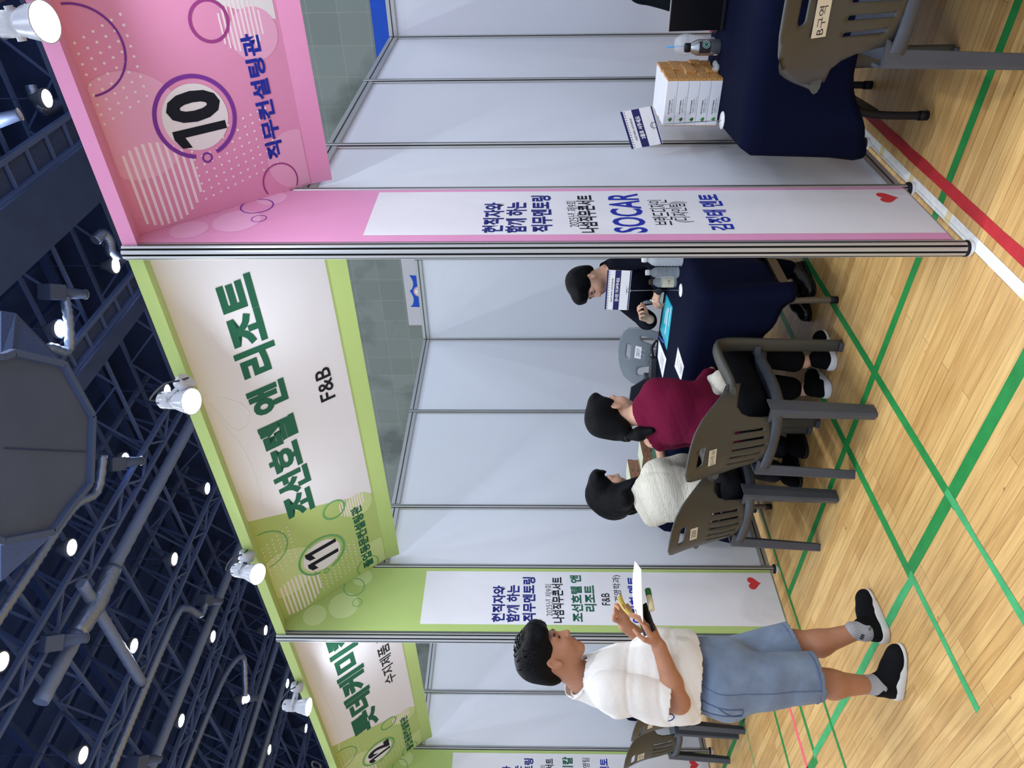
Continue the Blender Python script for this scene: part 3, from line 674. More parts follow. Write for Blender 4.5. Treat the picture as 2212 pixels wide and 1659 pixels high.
# ---- clip-on spotlights along the top of the signs
LAMPW = mat('white_lamp_enamel', (176,180,190), .3, spec=.5, coat=.3); BULB = mat('spot_bulb_glow', (236,244,255), emit=SPOT_E); CORD = mat('grey_cord', (60,60,66), .6)
def spotlight(label, mouth, rear, depth, ratio, mount, mdepth, r=.054):
    H = at(*mouth, depth); d = (H-at(*rear, depth)); v = ray(*mouth).normalized(); d = (d-v*d.dot(v)).normalized()
    aim = (v*-ratio+d*math.sqrt(1-ratio**2)).normalized(); B = at(*mount, mdepth)
    t = thing('clip_spotlight', label, 'spotlight', B)
    q = Vector((0,0,1)).rotation_difference(aim).to_matrix()
    mb = MB(); mb.lathe([(0,-.165),(.028,-.163),(.036,-.15),(.036,-.085),(.033,-.08),(.038,-.07),(r,-.004),(r+.002,0),(r-.003,.0),(.03,-.05)], H, 28, R=q); mb.build('lamp_shade', LAMPW, t, True)
    mb = MB(); mb.lathe([(0,.006),(r*.6,.004),(r-.004,-.003)], H, 28, R=q); mb.build('bulb_face', BULB, t, True)
    mb = MB(); j = H-aim*.10
    for k in range(5):
        w = q @ Vector((.0365*math.cos(k*1.2), .0365*math.sin(k*1.2), 0)); mb.box(H-aim*.145+w, (.004,.004,.014), q)
    mb.build('vent_slot', CORD, t, True)
    s = aim.cross(B-j).normalized()
    mb = MB(); e = j+s*.04; 
    for sg in (-1, 1): mb.bar(j+s*.04*sg, B+s*.014*sg, .016, .005, 0, up=s)
    mb.cyl(j-s*.045, j+s*.045, .012, n=14); mb.build('bracket', LAMPW, t, True)
    mb = MB(); m = (j-B).normalized(); mb.cyl(B-m*.03, B+m*.012, .038, n=24); mb.build('mount', LAMPW, t, True)
    mb = MB(); mb.tube(bez([H-aim*.16, H-aim*.19+s*.03, B+s*.06+Vector((0,0,.03)), B+s*.04-m*.02, B-m*.04], 8), .004, 6); mb.build('cord', CORD, t, True)
    return t
spotlight('white bell-shaped spotlight on the top edge of the pink sign', (98,47), (15,52), 2.0, .67, (66,40), 2.13)
spotlight('white spotlight at the middle of the white and green sign', (414,867), (352,864), 2.93, .70, (396,832), 2.95)
spotlight('white spotlight beside the round number eleven', (557,1240), (511,1231), 3.66, .68, (532,1204), 3.70)
spotlight('white spotlight seen in profile on the farthest sign', (667,1527), (628,1524), 4.5, .34, (641,1487), 4.52)
mb = MB(); mb.tube(bez([on(694,1659,1,-.02), on(690,1650,1,-.05), on(676,1645,1,-.06), on(676,1656,1,-.05), on(690,1662,1,-.02)], 6), .006, 6)
tag(mb.build('lamp_cord', CORD), 'loop of cord on the top edge of the sign at the far left', 'cord')
# ================================================================ FURNITURE
CH_D = mat('olive_grey_plastic', (69,67,61), .42, spec=.45, var=.06, vscale=6); CH_S = mat('slate_plastic', (68,72,80), .38, spec=.5, var=.08, vscale=9); CH_G = mat('cool_grey_plastic', (122,130,136), .38, spec=.45)
PAPER = mat('paper_label', (214,205,184), .7, var=.05); PAPERW = mat('white_paper', (238,238,240), .7); INK = mat('pen_ink', (40,38,38), .7)
def slot(cx, cy, w, h, n=6, tilt=0.):
    r = min(w, h)/2; P = []
    for sx, sy, a0 in ((1,1,0), (-1,1,90), (-1,-1,180), (1,-1,270)):
        for i in range(n+1):
            a = math.radians(a0+90*i/n); P.append((cx+sx*(w/2-r)+r*math.cos(a), cy+sy*(h/2-r)+r*math.sin(a)))
    return [(cx+(x-cx)+tilt*(y-cy), y) for x, y in P]
RB = .275
def back_map(s, z):
    th = s/RB; q = max(0, min(1.2, (z-.42)/.42))
    y = -.225-.155*q**1.25-.02*math.sin(q*math.pi*2)*(1-min(1, abs(th)))
    return Vector((.275*math.sin(th)*(1-.04*(1-q)), y+.20*(1-math.cos(th)), z))
def chair_back(holes, wings=True):
    # outline (arc length, height): a tall panel whose top edge sweeps down and forward into the arms
    R = [(.148,.43),(.158,.50),(.172,.56),(.195,.60),(.235,.622),(.30,.612),(.372,.592)] if wings else [(.15,.43),(.18,.52),(.215,.6),(.235,.68)]
    T = [(.385,.655),(.33,.690),(.27,.745),(.21,.797),(.15,.832),(.08,.850),(0,.855)] if wings else [(.225,.76),(.19,.815),(.14,.845),(.07,.862),(0,.866)]
    right = R+T; out = right+[(-a, b) for a, b in right[-2::-1]]
    V, F = patch(out, holes, .020)
    mb = MB(); mb.add([back_map(*v) for v in V], F, 0, True); return mb
STD_HOLES = [slot(0,.782,.125,.032)]+[slot(s,.545+.006*abs(i),.0155,.17-.012*abs(i), tilt=s*.30) for i, s in ((-2,-.098),(-1,-.049),(0,0),(1,.049),(2,.098))]
GREY_HOLES = [slot(0,.795,.10,.03), slot(.115,.66,.055,.12,tilt=.25), slot(-.115,.66,.055,.12,tilt=-.25)]+[slot(s,.70,.010,.022) for s in (-.03,0,.03)]+[slot(s,.56,.0155,.15) for s in (-.05,0,.05)]
def make_chair(label, body=None, legm=None, holes=STD_HOLES, wings=True):
    body = body or CH_D; legm = legm or CH_S
    t = thing('plastic_chair', label, 'chair', (0,0,0), 0, 'moulded plastic chairs')
    o = chair_back(holes, wings).build('backrest', body, t, solid=.007, offset=0)
    # seat
    mb = MB(); P = []
    for i in range(15):
        u = -1+2*i/14; row = []
        for j in range(15):
            v = j/14; y = -.235+.475*v; hw = .185+.035*v
            z = .425+.020*abs(u)**3-.018*math.sin(math.pi*min(1, v*1.1))+(.018 if v < .06 else 0)-.03*max(0, v-.86)/.14
            row.append((u*hw, y, z))
        P.append(row)
    mb.grid(P); e = []
    rim = [P[i][0] for i in range(15)]+[P[14][j] for j in range(1,15)]+[P[i][14] for i in range(13,-1,-1)]+[P[0][j] for j in range(13,0,-1)]
    mb.grid([[Vector(p), Vector(p)*1.0+Vector((p[0]*.02, 0, -.045))] for p in rim], closed_u=True)
    mb.build('seat', legm, t, solid=.006)
    for sx in (-1, 1):
        # arm sweeping forward and bending down into the front leg
        if wings:
            a0 = back_map(sx*.345, .632)
            path = bez([a0+Vector((0,-.03,.01)), a0+Vector((sx*-.002,.045,.0)), (sx*.262,.06,.645), (sx*.263,.165,.642), (sx*.262,.205,.615), (sx*.259,.222,.54), (sx*.254,.222,.30), (sx*.248,.225,.012)], 7)
            k = len(path); rs = [.016+.004*math.sin(math.pi*i/k) for i in range(k)]
            mb = MB(); mb.tube(path, rs, 10, sx=2.1, up=(0,0,1)); mb.build('arm', body, t)
            mb = MB(); mb.bar((sx*.258,.215,.43), (sx*.205,.205,.425), .05, .03); mb.build('arm_bracket', legm, t, bevel=.004); mb = MB(); mb.box((sx*.248,.223,.010), (.050,.042,.020)); mb.build('front_leg_foot', legm, t, bevel=.004)
        else:
            mb = MB(); mb.tube([(sx*.2,.2,.42), (sx*.22,.22,.01)], [.03,.022], 8, sx=1.2); mb.build('front_leg', legm, t)
        # angled rear leg, an L in section
        mb = MB(); top = Vector((sx*.195,-.232,.47)); bot = Vector((sx*.198,-.262,.0)); rows = []
        for f in (0,.12,.3,.65,1):
            p = top.lerp(bot, f); w = .050*(1-.22*f)+(.03*(1-f*8) if f < .12 else 0); w2 = .070*(1-.25*f)
            rows.append([p+Vector((-sx*w,0.004,0)), p+Vector((-sx*.006,-.012,0)), p+Vector((sx*.006,-.006,0)), p+Vector((sx*.012,w2*.5,0)), p+Vector((sx*.012,w2,0)),
                         p+Vector((sx*.002,w2,0)), p+Vector((0,.006,0)), p+Vector((-sx*w,.012,0))])
        mb.grid([list(c) for c in zip(*rows)], closed_u=True, smooth=False); k = len(mb.v)
        mb.add([rows[-1][i] for i in range(8)], [list(range(8))]); mb.add([rows[0][i] for i in range(8)], [list(range(8))])
        mb.build('rear_leg', legm, t, bevel=.002)
    return t
def sticker(ch, lines, s, z, w, h, tilt=0., m=None, side=-1, extra=True):
    c = back_map(s, z); du = (back_map(s+.01, z)-back_map(s-.01, z)).normalized(); dv = (back_map(s, z+.01)-back_map(s, z-.01)).normalized(); n = dv.cross(du).normalized()*(-1 if side < 0 else 1)
    if side > 0: du = -du
    q = math.radians(tilt); ux = du*math.cos(q)+dv*math.sin(q); uy = dv*math.cos(q)-du*math.sin(q)
    o = c-ux*w/2-uy*h/2+(-n if n.y > 0 and side < 0 else n)*.0066
    mb = MB(); mb.prism([(0,0),(w,0),(w*1.01,h*.9),(w*.98,h),(0,h*1.02)], o-n*.0006*0, ux, uy, .0006)
    lo = o+ux.cross(uy).normalized()*.0010
    for body, x0, y0, ww, hh in lines: put_text(mb, body, lo+ux*(w*x0)+uy*(h*y0), ux, uy, w*ww, h*hh, .0, 1)
    p = mb.build('sticker', [m or PAPER, INK], ch)
    return p
base = make_chair('grey plastic armchair under the person in maroon, long sticker on its back')
base.location = (-1.125, .395, 0); base.rotation_euler = (0, 0, math.radians(3))
c350 = dup(base, (-1.725, .43, 0), math.radians(2), 'grey plastic armchair under the person in cream, small sticker on its back')
c127 = dup(base, (-4.42, .47, 0), math.radians(2), 'empty grey plastic armchair at the far left edge')
cmid = dup(base, (-3.83, .42, 0), math.radians(-2), 'empty grey plastic armchair half hidden behind the standing person')
cB = dup(base, (.775, .33, 0), math.radians(4), 'empty grey plastic armchair in front of the pink booth table')
csuit = dup(base, (-1.02, 1.98, 0), math.radians(168), 'grey plastic armchair the person in the suit sits on')
sticker(base, [('D구역 163', .06, .2, .88, .55)], -.022, .722, .098, .040, 5)
sticker(c350, [('350', .18, .2, .6, .6)], -.015, .715, .088, .042, 4)
sticker(c127, [('127', .12, .18, .72, .62)], -.01, .72, .085, .055, 2)
sticker(cmid, [], .02, .72, .07, .04, 3)
sticker(cB, [('B구역', .06, .2, .68, .58)], -.04, .718, .115, .050, 3)
cg = make_chair('light grey round-backed plastic chair behind the table against the white wall', CH_G, CH_G, GREY_HOLES, False); cg['group'] = 'round-backed chairs'
cg.location = (-2.07, 1.86, 0); cg.rotation_euler = (0,0,math.radians(182)); cg.scale = (1.3, 1, 1.0)
sticker(cg, [('2017', .2, .25, .6, .5)], -.01, .725, .085, .05, 0, PAPERW, side=1)

# ---- tables under navy cloths
NAVY = mat('navy_tablecloth', (10,15,38), .9, spec=.08, bump=.2, bscale=160); BEIGE = mat('beige_leg_metal', (112,104,92), .45, metal=.3); LEGD = mat('dark_leg_tube', (64,62,60), .45, metal=.3)
def table(label, cx, cy, w, d, rz, BEIGE=BEIGE):
    t = thing('folding_table', label, 'table', (cx, cy, 0), rz, None)
    mb = MB(); mb.box((0,0,.722), (w-.01, d-.01, .03)); mb.build('tabletop', mat('table_laminate', (188,170,140), .5), t, bevel=.004)
    for sx in (-1, 1):
        x = sx*(w/2-.13)
        for sy in (-1, 1):
            y = sy*(d/2-.09); mb = MB(); mb.tube(bez([(x-sx*.03,y-sy*.06,.70), (x,y-sy*.02,.38), (x+sx*.03,y,.2), (x+sx*.035,y,.03)], 6), .016, 10); mb.build('leg', BEIGE, t)
            mb = MB(); mb.cyl((x+sx*.035,y,0), (x+sx*.035,y,.035), .019, n=12); mb.build('rubber_foot', BLACKP, t)
        mb = MB(); mb.bar((x+sx*.022,-d/2+.1,.22), (x+sx*.022,d/2-.1,.22), .02, .05); mb.build('stretcher', BEIGE, t)
    return t
def cloth(label, cx, cy, w, d, rz, hem, corner, seed=1, top=.742):
    t = thing('tablecloth', label, 'tablecloth', (cx, cy, top), rz); rnd = random.Random(seed); r = .025; n = 0
    ph = [rnd.uniform(0, 6.28) for _ in range(6)]
    loop = []
    for sx, sy, a0 in ((1,1,0), (-1,1,90), (-1,-1,180), (1,-1,270)):
        for i in range(9): a = math.radians(a0+90*i/8); loop.append((sx*(w/2-r)+r*math.cos(a), sy*(d/2-r)+r*math.sin(a), math.cos(a), math.sin(a), 1-abs(a0+90*i/8-a0-45)/45))
    full = []
    for i in range(len(loop)):
        a = loop[i]; b = loop[(i+1) % len(loop)]; L = math.hypot(b[0]-a[0], b[1]-a[1]); k = max(1, int(L/.03))
        for q in range(k):
            f = q/k; full.append(tuple(a[j]+(b[j]-a[j])*f for j in range(5)))
    per = 0; cols = []
    for i, (x, y, nx, ny, cf) in enumerate(full):
        if i: per += math.hypot(x-full[i-1][0], y-full[i-1][1])
        # closeness to a corner: the cloth hangs longer and folds outward there
        dc = min(math.hypot(abs(x)-w/2, abs(y)-d/2), .5); cw = max(0, 1-dc/.30)
        drop = hem+(corner-hem)*cw**1.3+.02*math.sin(per*5+ph[0])
        col = [Vector((x*.2, y*.2, 0)), Vector((x*.72, y*.72, .001)), Vector((x-nx*.02, y-ny*.02, 0))]
        for k in range(12):
            f = (k+1)/12; out = .008+.008*f+f*(.022*cw+.010*math.sin(per*9+ph[1])+.013*math.sin(per*19+ph[2])*(.5+cw)+.040*cw*math.sin(per*31+ph[3])*f)
            col.append(Vector((x+nx*max(.006, out), y+ny*max(.006, out), -drop*f-.004)))
        cols.append(col)
    mb = MB(); mb.grid(cols, closed_u=True); mb.add([c[0] for c in cols], [list(range(len(cols)))])
    mb.build('fabric', NAVY, t, solid=.002)
    return t
table('folding table with beige legs in booth 11', -1.53, 1.105, 1.77, .74, 0)
cloth('navy cloth over the table in front of the person in the suit', -1.53, 1.105, 1.80, .78, 0, .35, .49, 3)
table('folding table with dark legs in the pink booth', 1.045, .93, 1.79, .74, math.radians(5), mat('black_leg_tube', (30,30,32), .45))
cloth('navy cloth over the table in the pink booth', 1.045, .93, 1.83, .78, math.radians(5), .36, .47, 8)
table('folding table in booth 12 behind the standing person', -4.08, 1.1, 1.77, .74, 0)
cloth('navy cloth over the table of booth 12 behind the empty chairs', -4.08, 1.1, 1.80, .78, 0, .35, .48, 12)

# ================================================================ THINGS ON THE TABLES
TT = .7445
def card(label, base, cpts, words, small):
    t = thing('sign_stand', label, 'table sign', base)
    b = Vector(base); c = [Vector(p) for p in cpts]      # c: top left, bottom left, bottom right, top right
    ux = (c[3]-c[0]); Wd = ux.length; ux.normalize(); uy = (c[0]-c[1]); Hd = uy.length; uy.normalize(); n = ux.cross(uy).normalized()
    mb = MB(); mb.lathe([(0,0),(.036,0),(.037,.003),(.034,.006),(0,.007)], b, 28); mb.build('weighted_disc', WHITEP, t, True)
    m = (c[1]+c[2])/2
    mb = MB(); mb.tube([b+Vector((0,0,.005)), b.lerp(m, .6), m-uy*.004+n*.003], .0016, 6)
    for k in (1, 2): mb.tube([m+ux*(.013*math.cos(a))+uy*(.010+.013*math.sin(a))+n*(.003 if k == 1 else -.004) for a in [i*math.pi/8 for i in range(17)]], .0012, 5)
    mb.build('wire_clip', mat('steel_wire', (150,152,156), .3, metal=.9), t, True)
    mb = MB(); mb.prism([(0,0),(Wd,0),(Wd,Hd),(0,Hd)], c[1], ux, uy, .0012)
    L = c[1]+n*.0016
    mb.flat([(0,Hd*.93),(Wd,Hd*.93),(Wd,Hd),(0,Hd)], L, ux, uy, 1); mb.flat([(0,Hd*.42),(Wd,Hd*.42),(Wd,Hd*.66),(0,Hd*.66)], L, ux, uy, 1); mb.flat([(0,.002),(Wd,.002),(Wd,Hd*.06),(0,Hd*.06)], L, ux, uy, 1)
    for i in range(15): mb.flat([(Wd*(.03+.065*i),Hd*.875),(Wd*(.055+.065*i),Hd*.875),(Wd*(.055+.065*i),Hd*.905),(Wd*(.03+.065*i),Hd*.905)], L, ux, uy, 1)
    mb.build('printed_card', [PAPERW, mat('card_navy', (40,42,98), .6)], t, True)
    mb = MB(); put_text(mb, words, L+n*.0006+ux*(Wd*.22)+uy*(Hd*.46), ux, uy, Wd*.6, Hd*.15, .03, 0); put_text(mb, small, L+n*.0006+ux*(Wd*.2)+uy*(Hd*.72), ux, uy, Wd*.6, Hd*.07, .01, 1)
    put_text(mb, '나섬직무콘서트', L+n*.0006+ux*(Wd*.4)+uy*(Hd*.13), ux, uy, Wd*.22, Hd*.04, 0, 1)
    mb.build('lettering', [PAPERW, INK], t, True)
card('small sign on a wire and white disc before the person in the suit', (-.822,1.055,TT), [(-.947,1.06,1.153),(-.953,1.06,1.021),(-.697,1.06,1.019),(-.696,1.06,1.155)], '잠시만 기다려주세요', '2025년 제9회 나섬직무콘서트')
card('small tilted sign on a wire and white disc by the stacked boxes', (.185,.80,TT), [(.062,.80,1.123),(.086,.80,.989),(.252,.80,1.068),(.224,.80,1.187)], '2줄로 서주세요', '2025년 제9회 나섬직무콘서트')

# stacked white boxes with orange ends: five layers, six rows deep
BOXW = mat('white_carton', (232,232,234), .5, var=.02); BOXO = mat('orange_foil_end', (206,150,84), .4, metal=.25, bump=.6, bscale=120); LEAF = mat('leaf_green', (72,140,64), .7); GREYT = mat('grey_print', (150,150,150), .7)
bx_a = Vector((.325,.897,TT)); bx_b = Vector((.130,.889,TT)); bu = (bx_a-bx_b); BL = bu.length; bu.normalize(); bv = Vector((-bu.y, bu.x, 0)); BH, BD = .0475, .053
def carton(label):
    t = thing('toothpaste_box', label, 'box', (0,0,0), 0, 'stacked white boxes')
    mb = MB(); mb.box((0, BD/2, BH/2), (BL-.004, BD-.0015, BH-.0012)); mb.build('carton', BOXW, t, bevel=.0012)
    mb = MB(); mb.box((BL/2-.001, BD/2, BH/2), (.012, BD-.001, BH-.001)); mb.build('end_flap', BOXO, t, bevel=.002); mb = MB(); mb.box((-BL/2+.001, BD/2, BH/2), (.004, BD-.001, BH-.001)); mb.build('end_flap', BOXO, t, bevel=.002)
    return t
nums = ['bottom', 'second', 'third', 'fourth', 'top']; rows_ = ['front', 'second', 'third', 'fourth', 'fifth', 'back']
rot = math.atan2(bu.y, bu.x); c0 = None
for L in range(5):
    for r in range(6):
        lab = 'white toothpaste box with orange ends, %s layer of the stack, %s row' % (nums[L], rows_[r])
        j = random.Random(L*10+r); off = j.uniform(-.006, .006) if r else 0
        p = (bx_a+bx_b)/2+bu*off+bv*(BD*r+j.uniform(0,.001))+Vector((0,0,BH*L))
        if L == 4 and r in (1,): p += bv*.004
        if c0 is None: c0 = carton(lab); c0.location = p; c0.rotation_euler = (0,0,rot); q = c0
        else: q = dup(c0, p, rot, lab)
        if r == 0:
            mb = MB(); y = -.0005; o = Vector((-BL/2,y,0)); X = Vector((1,0,0)); Z = Vector((0,0,1))
            put_text(mb, 'Gum Care Toothpaste', o+X*.052+Z*.024, X, Z, .058, .0075, .03, 0)
            put_text(mb, '잇몸케어 전용 치약', o+X*.056+Z*.014, X, Z, .060, .006, 0, 0); put_text(mb, 'natural herbal formula', o+X*.056+Z*.007, X, Z, .07, .004, 0, 2)
            for a, l in ((-.5,.016),(0,.02),(.5,.016),(1.0,.012)):
                d = Vector((math.sin(a), 0, math.cos(a))); s = Vector((d.z,0,-d.x)); b0 = o+X*.028+Z*.011
                mb.add([b0, b0+d*l*.5+s*.0035, b0+d*l, b0+d*l*.5-s*.0035], [(0,1,2,3)], 1)
            mb.build('printed_label', [INK, LEAF, GREYT], q)

GLASS = mat('clear_plastic', (232,238,242), .08, spec=.8, alpha=.26); WATER = mat('clear_bottle', (222,232,238), .1, spec=.9, bump=.9, bscale=45, alpha=.24); STEELC = mat('brushed_can', (176,178,180), .3, metal=.8)
# canned coffee and iced drink cup
p = Vector((.415,1.05,TT)); t = thing('drink_can_bottle', 'silver and black bottle can with a black cap beside the stacked boxes', 'bottle', p)
mb = MB(); mb.lathe([(0,0),(.030,0),(.033,.004),(.033,.095),(.031,.104),(.019,.126),(.017,.130)], p, 28); mb.build('can_body', STEELC, t, True)
mb = MB(); mb.lathe([(.018,.128),(.019,.130),(.019,.149),(.017,.152),(0,.152)], p, 24); mb.build('cap', BLACKP, t, True)
mb = MB(); aw = math.atan2(CAM.y-p.y, CAM.x-p.x)
def wrap(cells, r, mi):
    for a0, a1, z0, z1 in cells:
        n = 8; P = []
        for i in range(n+1):
            a = aw+a0+(a1-a0)*i/n; P.append([p+Vector((r*math.cos(a), r*math.sin(a), z0)), p+Vector((r*math.cos(a), r*math.sin(a), z1))])
        mb.grid(P, mi)
wrap([(-.75,.75,.045,.094)], .0334, 0); wrap([(-1.3,-.95,.012,.028)], .0334, 1)
n = Vector((math.cos(aw+.35), math.sin(aw+.35), 0)); ux = Vector((-n.y, n.x, 0)); lo = p+n*.0345+Vector((0,0,.066))
mb.flat(disc_poly(0,0,.0135,28), lo, ux, (0,0,1), 2); ring(mb, 0, 0, .0145, .016, lo, ux, (0,0,1), mi=1, n=28); ring(mb, 0, 0, .008, .0095, lo+n*.0004, ux, (0,0,1), mi=1, n=24)
mb.build('wrap_label', [mat('charcoal_label', (44,44,46), .5), PAPERW, mat('deep_green_emblem', (26,92,72), .5)], t, True)
p = Vector((.398,1.165,TT)); t = thing('dome_lid_cup', 'clear plastic cup with a dome lid and blue straw behind the bottle can', 'cup', p)
mb = MB(); mb.lathe([(0,.0),(.029,0),(.031,.003),(.045,.125),(.043,.125),(.029,.005),(0,.004)], p, 32); mb.build('cup', GLASS, t, True)
mb = MB(); mb.lathe([(.047,.122),(.048,.128),(.046,.134),(.043,.15),(.030,.172),(.012,.180),(.011,.178),(.029,.170),(.041,.149),(.044,.134)], p, 32); mb.build('dome_lid', GLASS, t, True)
mb = MB(); mb.tube([p+Vector((.0,.012,.02)), p+Vector((-.006,-.012,.215))], .0042, 10); mb.build('straw', mat('blue_straw', (92,160,214), .4), t, True)
p = Vector((.345,1.0,TT+.012)); V = [('e', tuple(p), (.018,.02,.012), None), ('e', (p.x+.012,p.y+.015,p.z+.006), (.014,.01,.011), None), ('e', (p.x-.010,p.y+.012,p.z+.004), (.01,.013,.012), None)]
t = thing('crumpled_wrapper', 'crumpled clear plastic wrapper between the boxes and the bottle can', 'wrapper', p); solid_obj('film', V, .003, GLASS, t, k=.004)
p = Vector((.475,1.135,TT)); t = thing('stamp_pots', 'small pink and grey round pots stacked beside the laptop', 'pot', p)
mb = MB(); mb.lathe([(0,0),(.019,0),(.020,.004),(.020,.017),(.018,.018)], p, 24); mb.build('grey_pot', mat('grey_pot', (96,100,98), .4), t, True)
mb = MB(); mb.lathe([(.018,.018),(.020,.019),(.020,.034),(.017,.042),(0,.043)], p, 24); mb.build('pink_pot', mat('pink_pot', (226,150,178), .4), t, True)
# laptop seen from behind
t = thing('laptop', 'open black laptop seen from behind on the pink booth table', 'laptop', (.66,1.03,TT), math.radians(6))
mb = MB(); mb.box((0,.12,.009), (.34,.235,.016)); mb.build('keyboard_base', mat('laptop_black', (18,18,22), .35), t, bevel=.003)
mb = MB(); mb.box((0,.0,.125), (.34,.007,.232), Matrix.Rotation(math.radians(8), 3, 'X')); mb.build('screen_lid', mat('laptop_black', (18,18,22), .35), t, bevel=.003)
mb = MB(); mb.box((0,-.0165,.241), (.338,.006,.003), Matrix.Rotation(math.radians(8), 3, 'X')); mb.build('lid_edge', mat('silver_edge', (206,206,210), .3, metal=.7), t)

# table of booth 11
def bottle(label, p, capm, h=.185, r=.031, m=None, ribs=True):
    p = Vector(p); t = thing('water_bottle', label, 'bottle', p); pr = [(0,.003),(r*.6,0),(r*.95,.004)]
    n = 16
    for i in range(n): z = .01+(h*.62)*i/n; pr.append((r*(1-(.06 if (i % 2 and ribs) else 0)), z))
    pr += [(r,h*.66),(r*.8,h*.76),(r*.45,h*.85),(r*.42,h*.9)]
    mb = MB(); mb.lathe(pr, p, 28); mb.build('bottle_body', m or WATER, t, True)
    mb = MB(); mb.lathe([(r*.46,h*.88),(r*.5,h*.885),(r*.5,h*.99),(r*.45,h),(0,h)], p, 20); mb.build('cap', capm, t, True)
    return t
bottle('ribbed clear water bottle with a white cap beside the waiting sign', (-.775,1.165,TT), WHITEP)
bottle('large frosted bottle half hidden behind the aluminium post', (-.668,1.13,TT), WHITEP, .22, .042, mat('frosted_bottle', (206,214,222), .35, alpha=.6, bump=.4, bscale=40))
t = bottle('square-shouldered clear bottle with a brown cap and pale label', (-.848,1.185,TT), mat('brown_cap', (70,48,34), .4), .155, .030, None, False); t.name = 'juice_bottle'
mb = MB(); p = Vector((-.848,1.185,TT)); mb.lathe([(.0306,.02),(.0306,.085)], p, 28); mb.build('label', mat('cream_label', (216,212,186), .6), t, True)
mb = MB(); a = math.atan2(CAM.y-p.y, CAM.x-p.x); n = Vector((math.cos(a), math.sin(a), 0)); put_text(mb, '1.7', p+n*.0318+Vector((n.y,-n.x,0))*.010+Vector((0,0,.045)), Vector((-n.y,n.x,0)), (0,0,1), .02, .010, .02); mb.build('lettering', INK, t, True)
def sheet(name, label, cat, pts, m, th=.0012, z=TT, marks=None, curl=0.):
    p = [Vector(q) for q in pts]; t = thing(name, label, cat, (p[0].x, p[0].y, z))
    mb = MB(); n = 6; P = []
    for i in range(n+1):
        a = p[0].lerp(p[1], i/n); b = p[3].lerp(p[2], i/n); P.append([Vector((a.lerp(b, j/n).x, a.lerp(b, j/n).y, z+.0012+curl*(j/n)**2)) for j in range(n+1)])
    mb.grid(P); mb.build('sheet', m, t, True, solid=th)
    if marks:
        mb = MB()
        for (u0,v0,u1,v1,mi) in marks:
            q = [(u0,v0),(u1,v0),(u1,v1),(u0,v1)]; mb.add([(p[0].lerp(p[1],u).lerp(p[3].lerp(p[2],u), v).x, p[0].lerp(p[1],u).lerp(p[3].lerp(p[2],u), v).y, z+.0046+curl*v*v) for u, v in q], [(0,1,2,3)], mi)
        mb.build('print', [PAPERW, GREYT, mat('navy_print', (60,60,130), .6), mat('rose_print', (220,150,160), .6)], t, True)
    return t
sheet('booklet', 'turquoise booklet lying in front of the person in the suit', 'booklet', [(-1.02,1.19,0),(-1.31,1.17,0),(-1.335,1.425,0),(-1.06,1.40,0)], mat('turquoise_cover', (40,176,196), .35, spec=.5), .006, marks=[(.15,.35,.8,.42,0),(.2,.5,.6,.55,0),(.3,.62,.65,.66,0),(.05,.12,.5,.16,0)])
sheet('paper_sheet', 'white printed sheet at the back of the table beside the booklet', 'paper', [(-1.365,1.15,0),(-1.53,1.17,0),(-1.53,1.39,0),(-1.42,1.43,0)], PAPERW, marks=[(.2,.2,.8,.23,1),(.2,.35,.7,.38,1),(.2,.5,.75,.53,3)])
sheet('paper_sheet', 'white printed sheet at the table edge by the maroon sleeve', 'paper', [(-1.10,.735,0),(-1.21,.745,0),(-1.25,.93,0),(-1.11,.925,0)], PAPERW, marks=[(.2,.15,.7,.18,2),(.2,.3,.8,.33,1),(.2,.5,.75,.53,3),(.2,.7,.75,.73,1)])
mb = MB(); mb.tube([(-1.37,1.40,TT+.008), (-1.345,1.33,TT+.008), (-1.318,1.26,TT+.008), (-1.31,1.245,TT+.008)], [.004,.0052,.0052,.0015], 8); tag(mb.build('ballpoint_pen', mat('blue_pen', (70,98,196), .35)), 'blue pen lying across the sheet beside the turquoise booklet', 'pen')
DG = mat('charcoal_plastic', (52,54,58), .5)
t = thing('card_reader', 'charcoal block with a black cable beside the white sheet', 'device', (-1.62,1.42,TT)); mb = MB(); mb.box((-1.63,1.40,TT+.02), (.15,.075,.04), Matrix.Rotation(.35, 3, 'Z')); mb.build('body', DG, t, True, bevel=.005)
mb = MB(); mb.tube(bez([(-1.57,1.44,TT+.015), (-1.52,1.46,TT+.03), (-1.49,1.49,TT+.012), (-1.46,1.47,TT+.006)], 6), .008, 8); mb.build('cable', BLACKP, t, True)
t = thing('tablet_stand', 'dark tablet leaning on its stand beside the person in maroon', 'tablet', (-1.72,1.36,TT))
q = [on(1361,853,1,1.30), on(1368,860,1,1.30), on(1399,836,1,1.36), on(1391,828,1,1.36)]
a = on(1360,856,1,1.28); b = on(1398,832,1,1.40); d = (b-a).normalized(); mb = MB(); mb.bar(a, b, .15, .008, up=(0,1,.35)); mb.build('tablet', mat('tablet_grey', (92,98,106), .3), t, True, bevel=.002)
mb = MB(); mb.box((-1.74,1.42,TT+.03), (.06,.11,.06), Matrix.Rotation(.3, 3, 'Z')); mb.build('stand', DG, t, True, bevel=.004)
KRAFT = mat('kraft_box', (142,104,80), .7, var=.06); KR2 = mat('pale_box_top', (206,210,180), .6)
